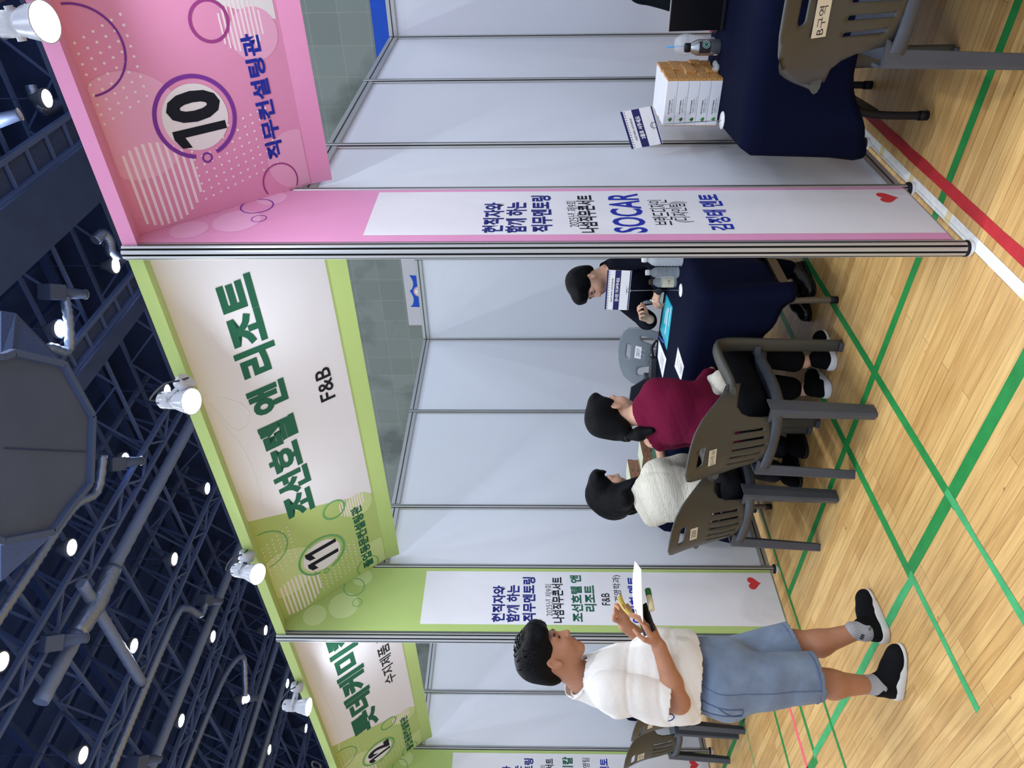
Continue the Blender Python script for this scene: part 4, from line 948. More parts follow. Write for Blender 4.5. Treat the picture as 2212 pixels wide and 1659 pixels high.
for i, (nm, x, y, z) in enumerate([('lower right', -2.20, 1.16, 0), ('upper right', -2.20, 1.165, 1), ('lower left', -2.345, 1.12, 0), ('second left', -2.345, 1.125, 1), ('third left', -2.35, 1.12, 2), ('topmost left', -2.35, 1.125, 3)]):
    h = .037; t = thing('gift_box', 'brown gift box, %s of the stacks beside the person in cream' % nm, 'box', (x, y, TT+h*z), .1, 'brown gift boxes')
    mb = MB(); mb.box((0,0,h/2), (.135,.19,h-.0015)); mb.build('box_body', KRAFT, t, bevel=.001); mb = MB(); mb.box((0,0,h-.0015), (.13,.185,.002)); mb.build('box_top', KR2, t)
    mb = MB(); mb.box((.068,-.02,h*.4), (.001,.022,.004)); mb.build('printed_mark', INK, t)
t = thing('green_box', 'flat dark green box with a barcode between the two seated people', 'box', (-2.0,.93,TT)); mb = MB(); mb.box((-1.99,.95,TT+.014), (.12,.20,.027), Matrix.Rotation(.1, 3, 'Z')); mb.build('carton', mat('dark_green_carton', (40,84,60), .5), t, True, bevel=.001)
mb = MB(); mb.box((-1.932,.93,TT+.014), (.003,.04,.016)); mb.build('barcode', PAPERW, t, True)
mb = MB(); mb.box((-1.98,.80,TT+.004), (.16,.07,.006), Matrix.Rotation(.15, 3, 'Z')); tag(mb.build('white_envelope', PAPERW), 'white envelope in front of the green box between the two seated people', 'envelope')
# ================================================================ PEOPLE
SKIN_M = mat('warm_skin', (172,121,93), .5, spec=.35, var=.05, vscale=30); SKIN_W = mat('fair_skin', (206,160,134), .5, spec=.35, var=.04, vscale=30)
EYE = mat('eye_dark', (30,22,20), .25); LIP = mat('lip_rose', (170,100,92), .45); BROWM = mat('brow_hair', (70,50,42), .8)
HAIR = mat('black_hair', (8,8,10), .5, spec=.12, bump=.5, bscale=160, stretch=(1,1,.12))
def V3(*a): return Vector(a)
def C(a, b, ra, rb=None, k=None):
    p = ('c', tuple(a), tuple(b), ra, ra if rb is None else rb)
    return p+(k,) if k is not None else p
def E_(c, r, R=None, k=None, neg=False):
    p = ('-e' if neg else 'e', tuple(c), tuple(r), R)
    return p+(k,) if k is not None else p
def drape(obj, pts, out, lift=.004):
    dg = bpy.context.evaluated_depsgraph_get(); ev = obj.evaluated_get(dg); I = (Matrix.Translation(obj.parent.location) @ Matrix.Rotation(obj.parent.rotation_euler.z, 4, 'Z')); J = I.inverted(); r = []
    for p in pts:
        p = Vector(p); hit, loc, nrm, _ = ev.ray_cast(J @ (p+out*.4), (J.to_3x3() @ -out))
        r.append((I @ loc)+out*lift if hit else p)
    return r
def drape_(obj, pts): return drape(obj, pts, -(FWD*.9+RGT*.2).normalized(), .001)
class Frame:                                   # x right, y forward, z up
    def __init__(s, o, yaw, pitch=0., roll=0.):
        s.o = Vector(o); s.R = (Matrix.Rotation(yaw-math.pi/2, 3, 'Z') @ Matrix.Rotation(pitch, 3, 'X') @ Matrix.Rotation(roll, 3, 'Y'))
        s.Rn = np.array(s.R)
    def p(s, x, y, z): return s.o+s.R @ Vector((x, y, z))
    def d(s, x, y, z): return s.R @ Vector((x, y, z))
    def loc(s, V): return (V-np.array(s.o)) @ s.Rn
    def c(s, a, b, ra, rb=None, k=None): return C(s.p(*a), s.p(*b), ra, rb, k)
    def e(s, c, r, k=None, neg=False, R=None): return E_(s.p(*c), r, s.R if R is None else s.R @ R, k, neg)
def head(f, s=1., fem=False):
    q = lambda *a: tuple(x*s for x in a)
    j = .056 if fem else .061
    P = [f.e(q(0,-.012,.035), q(.077,.097,.088)), f.e(q(0,.030,-.032), q(j,.068,.080), .03), f.e(q(0,.066,-.098), q(.026,.024,.020), .03),
         f.e(q(.036,.060,-.030), q(.028,.03,.032), .03), f.e(q(-.036,.060,-.030), q(.028,.03,.032), .03),
         f.c(q(-.042,.078,.020), q(.042,.078,.020), .014*s, .014*s, .02),
         f.c(q(0,.090,.010), q(0,.108,-.028), .007*s, .0125*s, .012), f.e(q(.012,.098,-.033), q(.009,.010,.008), .008), f.e(q(-.012,.098,-.033), q(.009,.010,.008), .008),
         f.c(q(-.019,.088,-.060), q(.019,.088,-.060), .0075*s, .0075*s, .008), f.c(q(-.016,.086,-.071), q(.016,.086,-.071), .008*s, .008*s, .008),
         f.e(q(.031,.100,.004), q(.016,.012,.009), .012, True), f.e(q(-.031,.100,.004), q(.016,.012,.009), .012, True),
         f.e(q(.031,.079,.003), q(.0135,.0125,.0105), .004), f.e(q(-.031,.079,.003), q(.0135,.0125,.0105), .004)]
    for sx in (-1, 1):
        P += [f.e(q(sx*.078,-.006,-.004), q(.008,.020,.032), .006, R=Matrix.Rotation(sx*.35, 3, 'Z')), f.e(q(sx*.086,.000,.002), q(.006,.010,.016), .006, True), f.e(q(sx*.076,.002,-.030), q(.008,.010,.010), .008)]
    return P
def face_zone(f, s=1.):
    def z(V):
        L = f.loc(V)/s; m = np.zeros(len(V)); ax = np.abs(L[:,0])
        m[(np.abs(ax-.031) < .0125) & (L[:,1] > .070) & (np.abs(L[:,2]-.0025) < .0035)] = 1
        m[(ax > .016) & (ax < .050) & (L[:,1] > .062) & (np.abs(L[:,2]-.026+.10*np.abs(ax-.034)) < .0045)] = 3
        m[(ax < .022-.0*L[:,2]) & (L[:,1] > .085) & (L[:,2] < -.054) & (L[:,2] > -.076)] = 2
        return m
    return z
def hand(wrist, d, n, side, curl=.35, s=1., thumb=.5, curls=None):
    """d: fingers point, n: the palm faces, side: +1/-1 thumb side"""
    w = Vector(wrist); d = Vector(d).normalized(); n = Vector(n); n = (n-d*n.dot(d)).normalized(); t = n.cross(d)*side; P = []
    for i, (o, L, r) in enumerate([(.028, (.040,.024,.019), .0088), (.0095, (.044,.027,.020), .0090), (-.009, (.040,.025,.019), .0086), (-.0265, (.031,.019,.017), .0078)]):
        k = w+d*(.082-.004*i*(i > 1))*s+t*o*s; P.append(C(w+t*o*.55*s+d*.008*s, k, .0145*s, .0112*s, .008))
        c = (curls[i] if curls else curl)+.05*i; a = c; p = k
        for q, l in enumerate(L):
            dd = d*math.cos(a)+n*math.sin(a)+t*(o*1.6); e = p+dd.normalized()*l*s; P.append(C(p, e, r*(1-.09*q)*s, r*(.92-.09*q)*s, .003)); p = e; a += c*(1.25 if q == 0 else .8)
    b = w+d*.018*s+t*.022*s; m = b+(d*.55+t*.62+n*.35).normalized()*.042*s; P.append(C(b, m, .0150*s, .0105*s, .008))
    e = m+(d*.8+t*(.45-.5*thumb)+n*(.15+.4*thumb)).normalized()*.032*s; P.append(C(m, e, .0100*s, .0092*s, .003)); g = e+(d*.85+t*(.25-.6*thumb)+n*(.1+.5*thumb)).normalized()*.024*s; P.append(C(e, g, .0090*s, .0070*s, .003))
    P.append(E_(w+d*.045*s, (.018*s,.018*s,.018*s), None, .012))
    return P
def folds(amp, fz=22., fx=14., seed=0.):
    def r(P):
        x, y, z = P[:,0], P[:,1], P[:,2]
        return amp*(np.sin(fz*z+9*np.sin(fx*.5*x+seed)+5*y)*.5+np.sin(fx*x-fx*.8*y+7*z+seed)*.3+np.sin(31*z-17*x+13*y+seed)*.2)
    return r
def creases(amp, kz=10., ku=10.):
    # sharp-ridged folds that run diagonally down from the shoulders and bunch above the hem
    def r(P):
        x, y, z = P[:,0], P[:,1], P[:,2]; u = .78*x+.63*y
        w = .78*y-.63*x
        a = 1-np.abs(np.sin(kz*z+ku*u+.6*ku*w+2.2*np.sin(6*u+1)+1.4*np.sin(11*z)))*2
        b = 1-np.abs(np.sin(ku*u-.5*ku*w-1.2*kz*z+1.7*np.sin(9*z+2)))*2
        return amp*(.55*a*np.abs(a)+.45*b*np.abs(b))
    return r
def shoe(name, t, heel, toe, h, um, sm, sole=.024, w=.048, tall=0.):
    H = Vector(heel); T = Vector(toe); H.z = T.z = 0; d = (T-H); L = d.length; d.normalize(); s = Vector((d.y, -d.x, 0)); z = Vector((0,0,1))
    P = [C(H+d*.045+z*.045, H+d*.055+z*(.066+tall), .043, .044+tall*.25, .02), C(H+d*.045+z*.028, H+d*(L*.62)+z*.030, .038, w*.9, .03), C(H+d*(L*.5)+z*.04, H+d*(L-.05)+z*.030, .040, .034, .03), E_(H+d*(L-.055)+z*.026, (.052, w*.92, .034), Matrix((d, s, z)).transposed(), .02),
         C(H+d*.085+z*.062, H+d*(L*.55)+z*.060, .034, .028, .02)]
    B = [C(H+d*.040+z*.016, H+d*(L*.55)+z*.010, .050, w+.002, .02), E_(H+d*(L-.062)+z*.010, (.064, w, .022), Matrix((d, s, z)).transposed(), .02)]
    o = None
    def fl(V): V[:,2] = np.maximum(V[:,2], .0015); return V
    o = solid_obj(name, P, .005, um, t, .02, cut=lambda V: fl(V)[:,2] > -1)
    def fs(V): V[:,2] = np.clip(V[:,2], .0015, sole+.004*np.sin(V[:,0]*60)); return V
    p = solid_obj('sole', B, .005, sm, t, .02, cut=lambda V: fs(V)[:,2] > -1, relax=0)
    p.parent = o
    return o

# ---------------------------------------------------------------- the standing person
t = thing('person', 'standing person in a white t-shirt and denim shorts reading a yellow card', 'person', (-1.6,-.56,0))
A = at
f = Frame(A(1186,1418,3.11), math.radians(42), math.radians(-20), math.radians(3))
f.o = A(1192,1416,3.11)
sR, eR, wR = A(1318,1492,2.97), A(1466,1517,2.93), A(1424,1398,2.95)
sL, eL, wL = A(1318,1442,3.30), A(1455,1432,3.36), A(1350,1350,3.22)
hipR, kR, aR = A(1560,1478,3.04), A(1742,1462,3.03), Vector((-1.675,-.732,.118))
hipL, kL, aL = A(1560,1440,3.25), A(1714,1390,3.24), Vector((-1.614,-.515,.118))
neck0, neck1 = f.p(0,-.025,-.06), A(1288,1484,3.13)
nd = (f.p(0,-.02,0)-neck1).normalized()
hd = (A(1402,1352,2.97)-wR).normalized()
handR = hand(wR+hd*.012, hd, A(1402,1352,2.97)-A(1440,1352,2.97)+Vector((-.2,.1,.2)), -1, .32, 1.0, .6)
hl = (A(1338,1302,3.20)-wL).normalized()
handL = hand(wL+hl*.012, hl, Vector((.35,-.5,-.2)), 1, .62, .95, .75)
S_ = 1.06
body = head(f, S_)+[C(neck0, neck1, .058, .066, .03), C(neck1+nd*.03, neck1+nd*.055, .068, .066, .03), C(neck1+nd*.0+f.d(0,.04,0), neck1+nd*.045+f.d(0,.03,0), .055, .05, .03), C(neck1, A(1345,1468,3.13), .06, .09, .05), E_(A(1345,1468,3.13), (.15,.10,.13), f.R), E_(A(1450,1462,3.14), (.14,.11,.14), f.R), C(A(1450,1462,3.14), A(1545,1462,3.14), .12, .12),
    C(A(1325,1480,3.06), sR, .06, .055), C(sR, eR, .054, .044, .02), C(eR, eR.lerp(wR, .35), .043, .043, .02), C(eR.lerp(wR, .35), wR, .043, .029, .02), C(wR, wR+hd*.02, .027, .024, .015),
    C(A(1325,1450,3.22), sL, .06, .055), C(sL, eL, .054, .044, .02), C(eL, wL, .044, .029, .02), C(wL, wL+hl*.02, .026, .022, .015),
    C(hipR, kR, .085, .056, .03), C(kR, kR.lerp(aR, .38)+Vector((-.012,-.014,0)), .054, .057, .03), C(kR.lerp(aR, .38)+Vector((-.012,-.014,0)), aR, .056, .034, .03), C(aR, aR+Vector((.015,.01,-.06)), .034, .028),
    C(hipL, kL, .085, .056, .03), C(kL, kL.lerp(aL, .38)+Vector((-.008,-.018,0)), .054, .056, .03), C(kL.lerp(aL, .38)+Vector((-.008,-.018,0)), aL, .055, .034, .03), C(aL, aL+Vector((.0,.015,-.06)), .034, .028)]+handR+handL
solid_obj('body', body, .004, [SKIN_M, EYE, LIP, BROWM], t, .012, zone=face_zone(f, S_))
# hair: thick and short, swept forward over the brow
hp = [f.e((0,-.020,.060), (.094,.116,.098)), f.e((0,.050,.112), (.076,.070,.042), .03), f.e((0,.093,.088), (.058,.024,.026), .02), f.e((.045,.078,.078), (.036,.034,.03), .02), f.e((-.045,.078,.078), (.036,.034,.03), .02), f.e((0,-.080,.0), (.075,.04,.075), .03),
      f.e((0,.105,-.015), (.10,.068,.075), .008, True), f.e((.092,.035,-.055), (.05,.060,.070), .012, True), f.e((-.092,.035,-.055), (.05,.060,.070), .012, True), f.e((0,0,-.135), (.13,.14,.075), .01, True)]
def strands(fr, amp, fq=95.):
    def r(P):
        L = fr.loc(P); return amp*(np.sin(fq*L[:,0]+18*L[:,2]+3*np.sin(30*L[:,1]))*.5+np.sin(fq*.7*L[:,1]+40*L[:,2])*.3+np.sin(fq*.4*(L[:,0]+L[:,1]))*.4)
    return r
o = solid_obj('hair', hp, .004, HAIR, t, .02, relief=strands(f, .0018))
mb = MB(); rnd = random.Random(5)
for i in range(70):
    a = rnd.uniform(-2.6, 2.6); el = rnd.uniform(.15, 1.35); b = f.p(.094*math.sin(a)*math.cos(el), -.02+.116*math.cos(a)*math.cos(el), .06+.098*math.sin(el))
    n = (b-f.p(0,-.02,.05)).normalized(); dr = (f.d(0,.7,-.25)+n*.55+f.d(rnd.uniform(-.3,.3),0,rnd.uniform(-.2,.2))).normalized()
    mb.tube([b-n*.006, b+dr*.020+n*.003, b+dr*.042-Vector((0,0,.006))], [.0030,.0022,.0005], 5)
mb.build('hair_tufts', HAIR, t, True)
# t-shirt
TEE = mat('white_tee_cotton', (226,222,216), .85, bump=.25, bscale=40, sheen=.2)
slR = sR.lerp(eR, .86); slL = sL.lerp(eL, .8); zh = A(1497,1460,3.14).z
nd = (f.p(0,-.02,0)-neck1).normalized()
tee = [C(neck1+nd*.09, A(1330,1472,3.13), .090, .14, .05), E_(A(1345,1468,3.13), (.185,.138,.165), Frame((0,0,0), math.radians(50)).R), E_(A(1440,1462,3.12), (.190,.186,.17), Frame((0,0,0), math.radians(50)).R, .08), C(A(1450,1460,3.12), A(1540,1460,3.13), .178, .182, .08),
       C(A(1312,1474,3.05), sR, .085, .076, .05), C(A(1312,1450,3.24), sL, .08, .074, .05)]
ax0 = np.array(A(1345,1466,3.13)); ax1 = np.array(A(1540,1460,3.14))
def axd(V):
    d = ax1-ax0; T = np.clip(((V-ax0) @ d)/(d @ d), 0, 1); return np.linalg.norm(V-ax0-T[:,None]*d, axis=1)
def tee_cut(V):
    k = V[:,2] > zh+.012*np.sin(V[:,0]*14+V[:,1]*9)
    c = np.array(neck1+nd*.078); cd_ = np.array((nd+f.d(0,.55,0)*.0+Vector((.35,.25,0))*.0).normalized()); q = (V-c) @ cd_; r = np.linalg.norm(V-c-q[:,None]*cd_, axis=1); k &= ~((q > 0) & (r < .090))
    return k
o = solid_obj('t_shirt', tee, .0055, TEE, t, .03, relief=creases(.009), cut=tee_cut)
md = o.modifiers.new('thickness', 'SOLIDIFY'); md.thickness = .004; md.offset = -1
for s_, e_, sl, r0 in ((sR, eR, slR, .080), (sL, eL, slL, .078)):
    u = (e_-s_).normalized()
    so = solid_obj('sleeve', [C(s_-u*.01, s_+u*.03, r0-.002, r0, .02), C(s_+u*.03, sl+u*.06, r0, r0-.003, .02)], .005, TEE, t, .03, relief=creases(.007), cut=lambda V: ((V-np.array(sl)) @ np.array(u) < .004*np.sin(V[:,2]*40)))
    md = so.modifiers.new('thickness', 'SOLIDIFY'); md.thickness = .004; md.offset = -1
mb = MB(); c = neck1+nd*.076; ux = nd.cross(Vector((0,0,1))).normalized(); uy = nd.cross(ux)
mb.tube([c+ux*.083*math.cos(a)+uy*.083*math.sin(a) for a in [i*2*math.pi/32 for i in range(33)]], .0065, 8, caps=False, sx=1.6, up=nd); mb.build('collar_rib', TEE, t, True)
INKN = mat('navy_line_ink', (50,50,110), .8)
mb = MB(); z0 = A(1445,1546,3.06)
pts = [A(1428,1541,2.985), A(1434,1534,2.975), A(1446,1530,2.97), A(1452,1536,2.975), A(1448,1543,2.985), A(1441,1549,2.995)]
bpy.context.view_layer.update(); mb.tube(drape_(o, bez(pts, 4)), .0024, 5); mb.build('line_print', INKN, t, True)
# denim shorts
DENIM = mat('pale_denim', (114,130,152), .85, var=.26, vscale=7, bump=.3, bscale=220, sheen=.1); DENIMD = mat('denim_seam', (84,104,136), .85)
hzR = A(1766,1462,3.03); hzL = A(1718,1388,3.24)
sh = [C(A(1512,1458,3.14), A(1560,1458,3.14), .158, .165, .05), E_(A(1570,1492,3.12), (.14,.12,.12), Frame((0,0,0), math.radians(50)).R, .05), C(hipR, hzR+(hzR-hipR).normalized()*.05, .124, .098, .03), C(hipL, hzL+(hzL-hipL).normalized()*.05, .118, .090, .03)]
def sh_cut(V):
    k = V[:,2] < A(1494,1460,3.14).z+.02
    for h_, z_ in ((hipR, hzR), (hipL, hzL)):
        u = np.array((z_-h_).normalized()); q = (V-np.array(z_)) @ u; r = np.linalg.norm(V-np.array(z_)-q[:,None]*u, axis=1); k &= ~((q > 0) & (r < .115))
    return k
o = solid_obj('denim_shorts', sh, .0055, DENIM, t, .03, relief=creases(.0050, 4., 17.), cut=sh_cut)
md = o.modifiers.new('thickness', 'SOLIDIFY'); md.thickness = .005; md.offset = -1
mb = MB()
for h_, z_, r in ((hipR, hzR, .103), (hipL, hzL, .0945)):
    u = (z_-h_).normalized(); ux = u.cross(Vector((0,1,0))).normalized(); uy = u.cross(ux); c = z_-u*.026
    mb.tube([c+ux*r*math.cos(a)+uy*r*math.sin(a) for a in [i*2*math.pi/36 for i in range(37)]], .0022, 5, caps=False)
mb.build('hem_stitching', DENIMD, t, True)
# back pocket lies on the cloth: found by dropping points onto the shorts along the sight of the cloth's own outward direction
bpy.context.view_layer.update()
outv = -(FWD*.9+RGT*.35).normalized()
pk = [A(1510,1493,3.02), A(1590,1497,3.02), A(1597,1530,3.02), A(1515,1528,3.02)]
def dense(P, n=8, close=True):
    out = []; K = len(P)
    for i in range(K if close else K-1):
        a = P[i]; b = P[(i+1) % K]; out += [a.lerp(b, q/n) for q in range(n)]
    return out+([P[0]] if close else [P[-1]])
mb = MB(); mb.tube(drape(o, dense(pk), outv, .002), .0024, 5, caps=False); mb.tube(drape(o, dense([pk[0].lerp(pk[1], .35), pk[2].lerp(pk[3], .25)], 8, False), outv, .002), .0018, 5)
mb.tube(drape(o, dense([pk[1].lerp(pk[2], .75), pk[3].lerp(pk[2], .45)], 8, False), outv, .002), .0018, 5); mb.tube(drape(o, dense([A(1500,1460,3.02), A(1600,1458,3.02), A(1760,1462,3.0)], 12, False), outv, .001), .0016, 5)
mb.build('pocket_seams', DENIMD, t, True)
SOCK = mat('grey_sock', (158,158,160), .9, bump=.4, bscale=200); SHOEB = mat('black_knit_shoe', (16,17,20), .8, spec=.12, bump=.3, bscale=150); SOLEW = mat('white_foam_sole', (206,204,198), .7)
for a_, hl_, to_ in ((aR, on(1941,1505,2,0), on(1952,1392,2,0)), (aL, on(1920,1383,2,0), on(1872,1275,2,0))):
    hl_ = Vector(hl_); to_ = Vector(to_); d = (to_-hl_).normalized(); foot = hl_+d*.055
    so = solid_obj('sock', [C(a_+Vector((0,0,.022)), a_+Vector((0,0,-.03)), .0400, .0405, .02), C(a_+Vector((0,0,-.03)), foot+Vector((0,0,.075)), .0405, .041, .02)], .004, SOCK, t)
    shoe('shoe', t, hl_, to_, 0, SHOEB, SOLEW, .034, .050, .022)
mb = MB(); n_ = -FWD; ux = -DWN*.0+RGT; q = aL+Vector((0,0,-.012))+(-FWD)*.0425
u1 = (RGT*.5+Vector((0,0,.86))).normalized(); u2 = Vector((0,0,1)).cross(FWD).normalized()
put_text(mb, 'adidas', q+RGT*.004-Vector((0,0,.018)), (RGT*.95-Vector((0,0,.3))).normalized(), (Vector((0,0,.95))+RGT*.3).normalized(), .030, .010, .02)
for i in range(3): mb.bar(q-RGT*(.006+.008*i)+Vector((0,0,.004+.003*i)), q-RGT*(.002+.008*i)+Vector((0,0,.018+.003*i)), .005, .002, up=FWD)
mb.build('sock_print', BLACKP, t, True)
# what he holds
pd = hd.copy(); u = (A(1388,1300,3.05)-A(1400,1372,2.95)).normalized()
t2 = thing('smartphone', 'black smartphone held by the standing person under his papers', 'phone', A(1396,1352,2.95))
pc = [A(1382,1300+20,3.0), A(1413,1362,2.93)]
n_ = (Vector((.45,-.35,.85))).normalized()
mb = MB(); a = A(1404,1368,2.955); b = A(1384,1309,3.02); mb.bar(a, b, .076, .008, 0, up=n_); mb.build('phone_body', mat('phone_black', (16,17,20), .25), t2, True, bevel=.003)
t2 = thing('paper_booklet', 'white folded sheets held above the phone by the standing person', 'paper', A(1380,1290,3.05))
mb = MB(); e1 = A(1372,1212,3.08); e2 = A(1385,1230,2.98); e3 = A(1389,1352,2.95); e4 = A(1374,1332,3.06)
P = [[e1.lerp(e4, i/8).lerp(e2.lerp(e3, i/8), j/4)+Vector((0,0,.012*math.sin(i/8*3.1)*(1-j/4))) for j in range(5)] for i in range(9)]
mb.grid(P); mb.build('sheets', PAPERW, t2, True, solid=.004)
t2 = thing('glue_stick', 'cream tube with a green cap held under the papers', 'glue stick', A(1404,1290,3.0))
a = A(1408,1318,2.97); b = A(1402,1288,3.02); d = (b-a).normalized()
mb = MB(); mb.cyl(a, b, .0125, n=18); mb.build('tube', mat('cream_tube', (216,206,170), .5), t2, True); mb = MB(); mb.cyl(b, b+d*.034, .0130, n=18); mb.build('cap', mat('green_cap', (40,110,56), .5), t2, True, bevel=.002)
t2 = thing('yellow_card', 'small yellow card held up in the left hand of the standing person', 'card', A(1352,1310,3.16))
a = A(1338,1286,3.17); b = A(1366,1329,3.12); mb = MB(); P = []
for i in range(9):
    f_ = i/8; p = a.lerp(b, f_)+Vector((0,0,.012*math.sin(f_*3.1))); w_ = Vector((.014,-.018,.012)); P.append([p-w_, p+w_])
mb.grid(P); mb.build('card', mat('yellow_paper', (236,222,130), .6), t2, True, solid=.001)
mb = MB()
for i in (2, 3, 6): mb.add([P[i][0].lerp(P[i][1], .3)+Vector((.001,-.002,.001)), P[i][0].lerp(P[i][1], .7)+Vector((.001,-.002,.001)), P[i+1][0].lerp(P[i+1][1], .7)+Vector((.001,-.002,.001)), P[i+1][0].lerp(P[i+1][1], .35)+Vector((.001,-.002,.001))], [(0,1,2,3)])
mb.build('print', mat('brown_print', (96,84,40), .7), t2, True)

# ---------------------------------------------------------------- seated visitors
def seated(label, base, yaw, hp_, hyaw, hpitch, skin, sh_c, neck_b, pelv, knees, ankles, elbows, wrists, name='person'):
    return thing(name, label, 'person', base)
BLK = mat('black_cotton', (13,13,16), .9, spec=.08, bump=.3, bscale=60); MAROON = mat('maroon_cotton', (104,20,50), .9, spec=.12, bump=.3, bscale=45)
# person in maroon
t = thing('person', 'seated person in a maroon top with a low black ponytail, back to the camera', 'person', (-1.125,.4,0))
f = Frame(on(1326,897,1,.50), math.radians(80), math.radians(-14), math.radians(-4)); S_ = 1.05
yS = .42; shR = on(1420,848,1,.46); shL = on(1410,948,1,.38); nb = on(1392,892,1,.43); ch = on(1450,892,1,.41); wa = on(1535,908,1,.36); pel = Vector((-1.125,.36,.52))
elR = on(1512,850,1,.47); wrR = Vector((-1.09,.68,.61)); elL = Vector((-1.37,.48,.70)); wrL = Vector((-1.18,.70,.64))
hR = Vector((-1.03,.33,.52)); hL = Vector((-1.22,.33,.52)); kR = Vector((-1.00,.74,.52)); kL = Vector((-1.21,.74,.52)); aR = on(1738,782,1,.68); aL = on(1735,842,1,.655)
handR = hand(wrR, (-.5,.6,-.25), (-.1,-.1,-1), -1, .4, .86); handL = hand(wrL, (.5,.6,-.25), (.1,-.1,-1), 1, .4, .86)
body = head(f, S_, True)+[C(f.p(0,-.02,-.06), nb+Vector((0,0,.02)), .046, .050, .03), C(nb, ch, .06, .10, .04), C(ch, wa, .10, .09), C(wa, pel, .10, .12), C(nb, shR, .05, .045), C(nb, shL, .05, .045),
    C(shR, elR, .042, .034), C(elR, wrR, .034, .024), C(shL, elL, .042, .034), C(elL, wrL, .034, .024), C(hR, kR, .075, .05), C(hL, kL, .075, .05), C(kR, aR, .046, .031), C(kL, aL, .046, .031), C(aR, aR+Vector((0,.03,-.06)), .031, .028), C(aL, aL+Vector((0,.03,-.06)), .031, .028)]+handR+handL
solid_obj('body', body, .0045, [SKIN_W, EYE, LIP, BROWM], t, .012, zone=face_zone(f, S_))
top = [C(nb+Vector((0,0,-.02)), ch, .085, .135, .05), E_(ch, (.165,.115,.15), Frame((0,0,0), math.radians(95)).R, .05), C(ch, wa, .125, .115, .06), C(wa, on(1575,915,1,.35), .125, .135, .05), C(nb, shR, .062, .062, .05), C(nb, shL, .062, .062, .05), C(shR, elR, .064, .056, .04), C(elR, elR.lerp(wrR, .75), .054, .045), C(shL, elL, .064, .054, .04), C(elL, elL.lerp(wrL, .75), .054, .042)]
o = solid_obj('maroon_top', top, .006, MAROON, t, .03, relief=creases(.0045), cut=lambda V: ((V-np.array(nb)) @ np.array((f.p(0,-.02,-.06)-nb).normalized()) < .018))
pants = [E_(pel, (.175,.145,.12), None), C(hR, kR, .100, .075), C(hL, kL, .100, .075), C(kR, aR.lerp(kR, .16), .072, .062), C(kL, aL.lerp(kL, .16), .072, .062)]
solid_obj('black_trousers', pants, .006, mat('black_denim', (14,15,19), .85, spec=.1, bump=.3, bscale=180, var=.2, vscale=12), t, .03, relief=folds(.003, 26, 16, 5.))
hp = [f.e((0,-.024,.050), (.096,.118,.100)), f.e((0,-.085,-.030), (.074,.055,.08), .04), f.e((0,.05,.110), (.074,.062,.038), .03), f.e((0,-.120,-.085), (.034,.030,.034), .03),
      f.e((0,.114,-.02), (.082,.072,.095), .03, True), f.e((0,.03,-.125), (.12,.10,.085), .02, True)]
for sx in (-1,1): hp.append(f.e((sx*.088,.022,-.035), (.03,.040,.050), .01, True))
solid_obj('hair', hp, .004, HAIR, t, .02, relief=strands(f, .0010, 140))
tb = f.p(.005,-.130,-.092); te = on(1408,930,1,.30)
o = solid_obj('ponytail', [C(tb, tb.lerp(te, .5), .020, .034, .02), C(tb.lerp(te, .5), te, .033, .017, .02)], .004, HAIR, t, .02, relief=strands(f, .002, 140))
mb = MB(); d = (te-tb).normalized(); ux = d.cross(Vector((0,1,0))).normalized(); uy = d.cross(ux); mb.tube([tb+ux*.022*math.cos(a)+uy*.022*math.sin(a) for a in [i*math.pi/10 for i in range(21)]], .0055, 7, caps=False); mb.build('hair_tie', mat('brown_tie', (50,38,32), .7), t, True)
SW = mat('white_sole', (226,226,228), .6); SB = mat('black_suede', (14,14,16), .9, spec=.08)
for a_, p_, yw in ((aR, on(1806,793,2,0), .08), (aL, on(1796,848,2,0), -.10)):
    p_ = Vector(p_); s_ = shoe('sneaker', t, p_, p_+Vector((yw*.6,.245,0)), 0, SB, SW, .036, .046, .012)
    if p_.x > -1.08:
        mb = MB()
        for q in range(3): mb.bar(p_+Vector((.0485,.095+.022*q,.045)), p_+Vector((.040,.115+.022*q,.075)), .008, .003, up=(1,0,0))
        g = mb.build('side_stripes', PAPERW, t, True)
bag = thing('cloth_bag', 'crumpled cream cloth bag on the lap of the person in maroon', 'bag', (-.93,.52,.60))
b0 = on(1556,826,1,.50)
solid_obj('pouch', [E_(b0, (.055,.075,.052), None), E_(b0+Vector((.01,-.03,-.05)), (.045,.05,.05), None), E_(b0+Vector((-.01,.03,.03)), (.03,.04,.03), None), E_(b0+Vector((-.03,-.045,.025)), (.03,.03,.028), None)], .004, mat('cream_cloth', (222,218,202), .85, bump=.4, bscale=50), bag, .012, relief=folds(.005, 70, 55, 1.))

# person in cream
t = thing('person', 'seated person with long black hair in a cream textured t-shirt', 'person', (-1.725,.43,0))
f = Frame(on(1318,1062,1,.60), math.radians(58), math.radians(-12), math.radians(3)); S_ = .98
shR = on(1418,1022,1,.56); shL = on(1408,1108,1,.42); nb = on(1386,1070,1,.47); ch = on(1440,1066,1,.46); wa = on(1512,1072,1,.42); pel = Vector((-1.74,.39,.52))
elR = on(1492,1000,1,.70); wrR = Vector((-1.58,.84,.79)); elL = Vector((-2.02,.60,.72)); wrL = Vector((-1.78,.80,.79))
hR = Vector((-1.64,.37,.52)); hL = Vector((-1.83,.37,.52)); kR = Vector((-1.58,.80,.52)); kL = Vector((-1.83,.78,.52)); aR = on(1708,972,1,.80); aL = on(1690,1022,1,.68)
handR = hand(wrR, (-.6,.6,-.05), (-.1,-.1,-1), -1, .3, .86); handL = hand(wrL, (.5,.6,-.05), (.1,-.1,-1), 1, .3, .86)
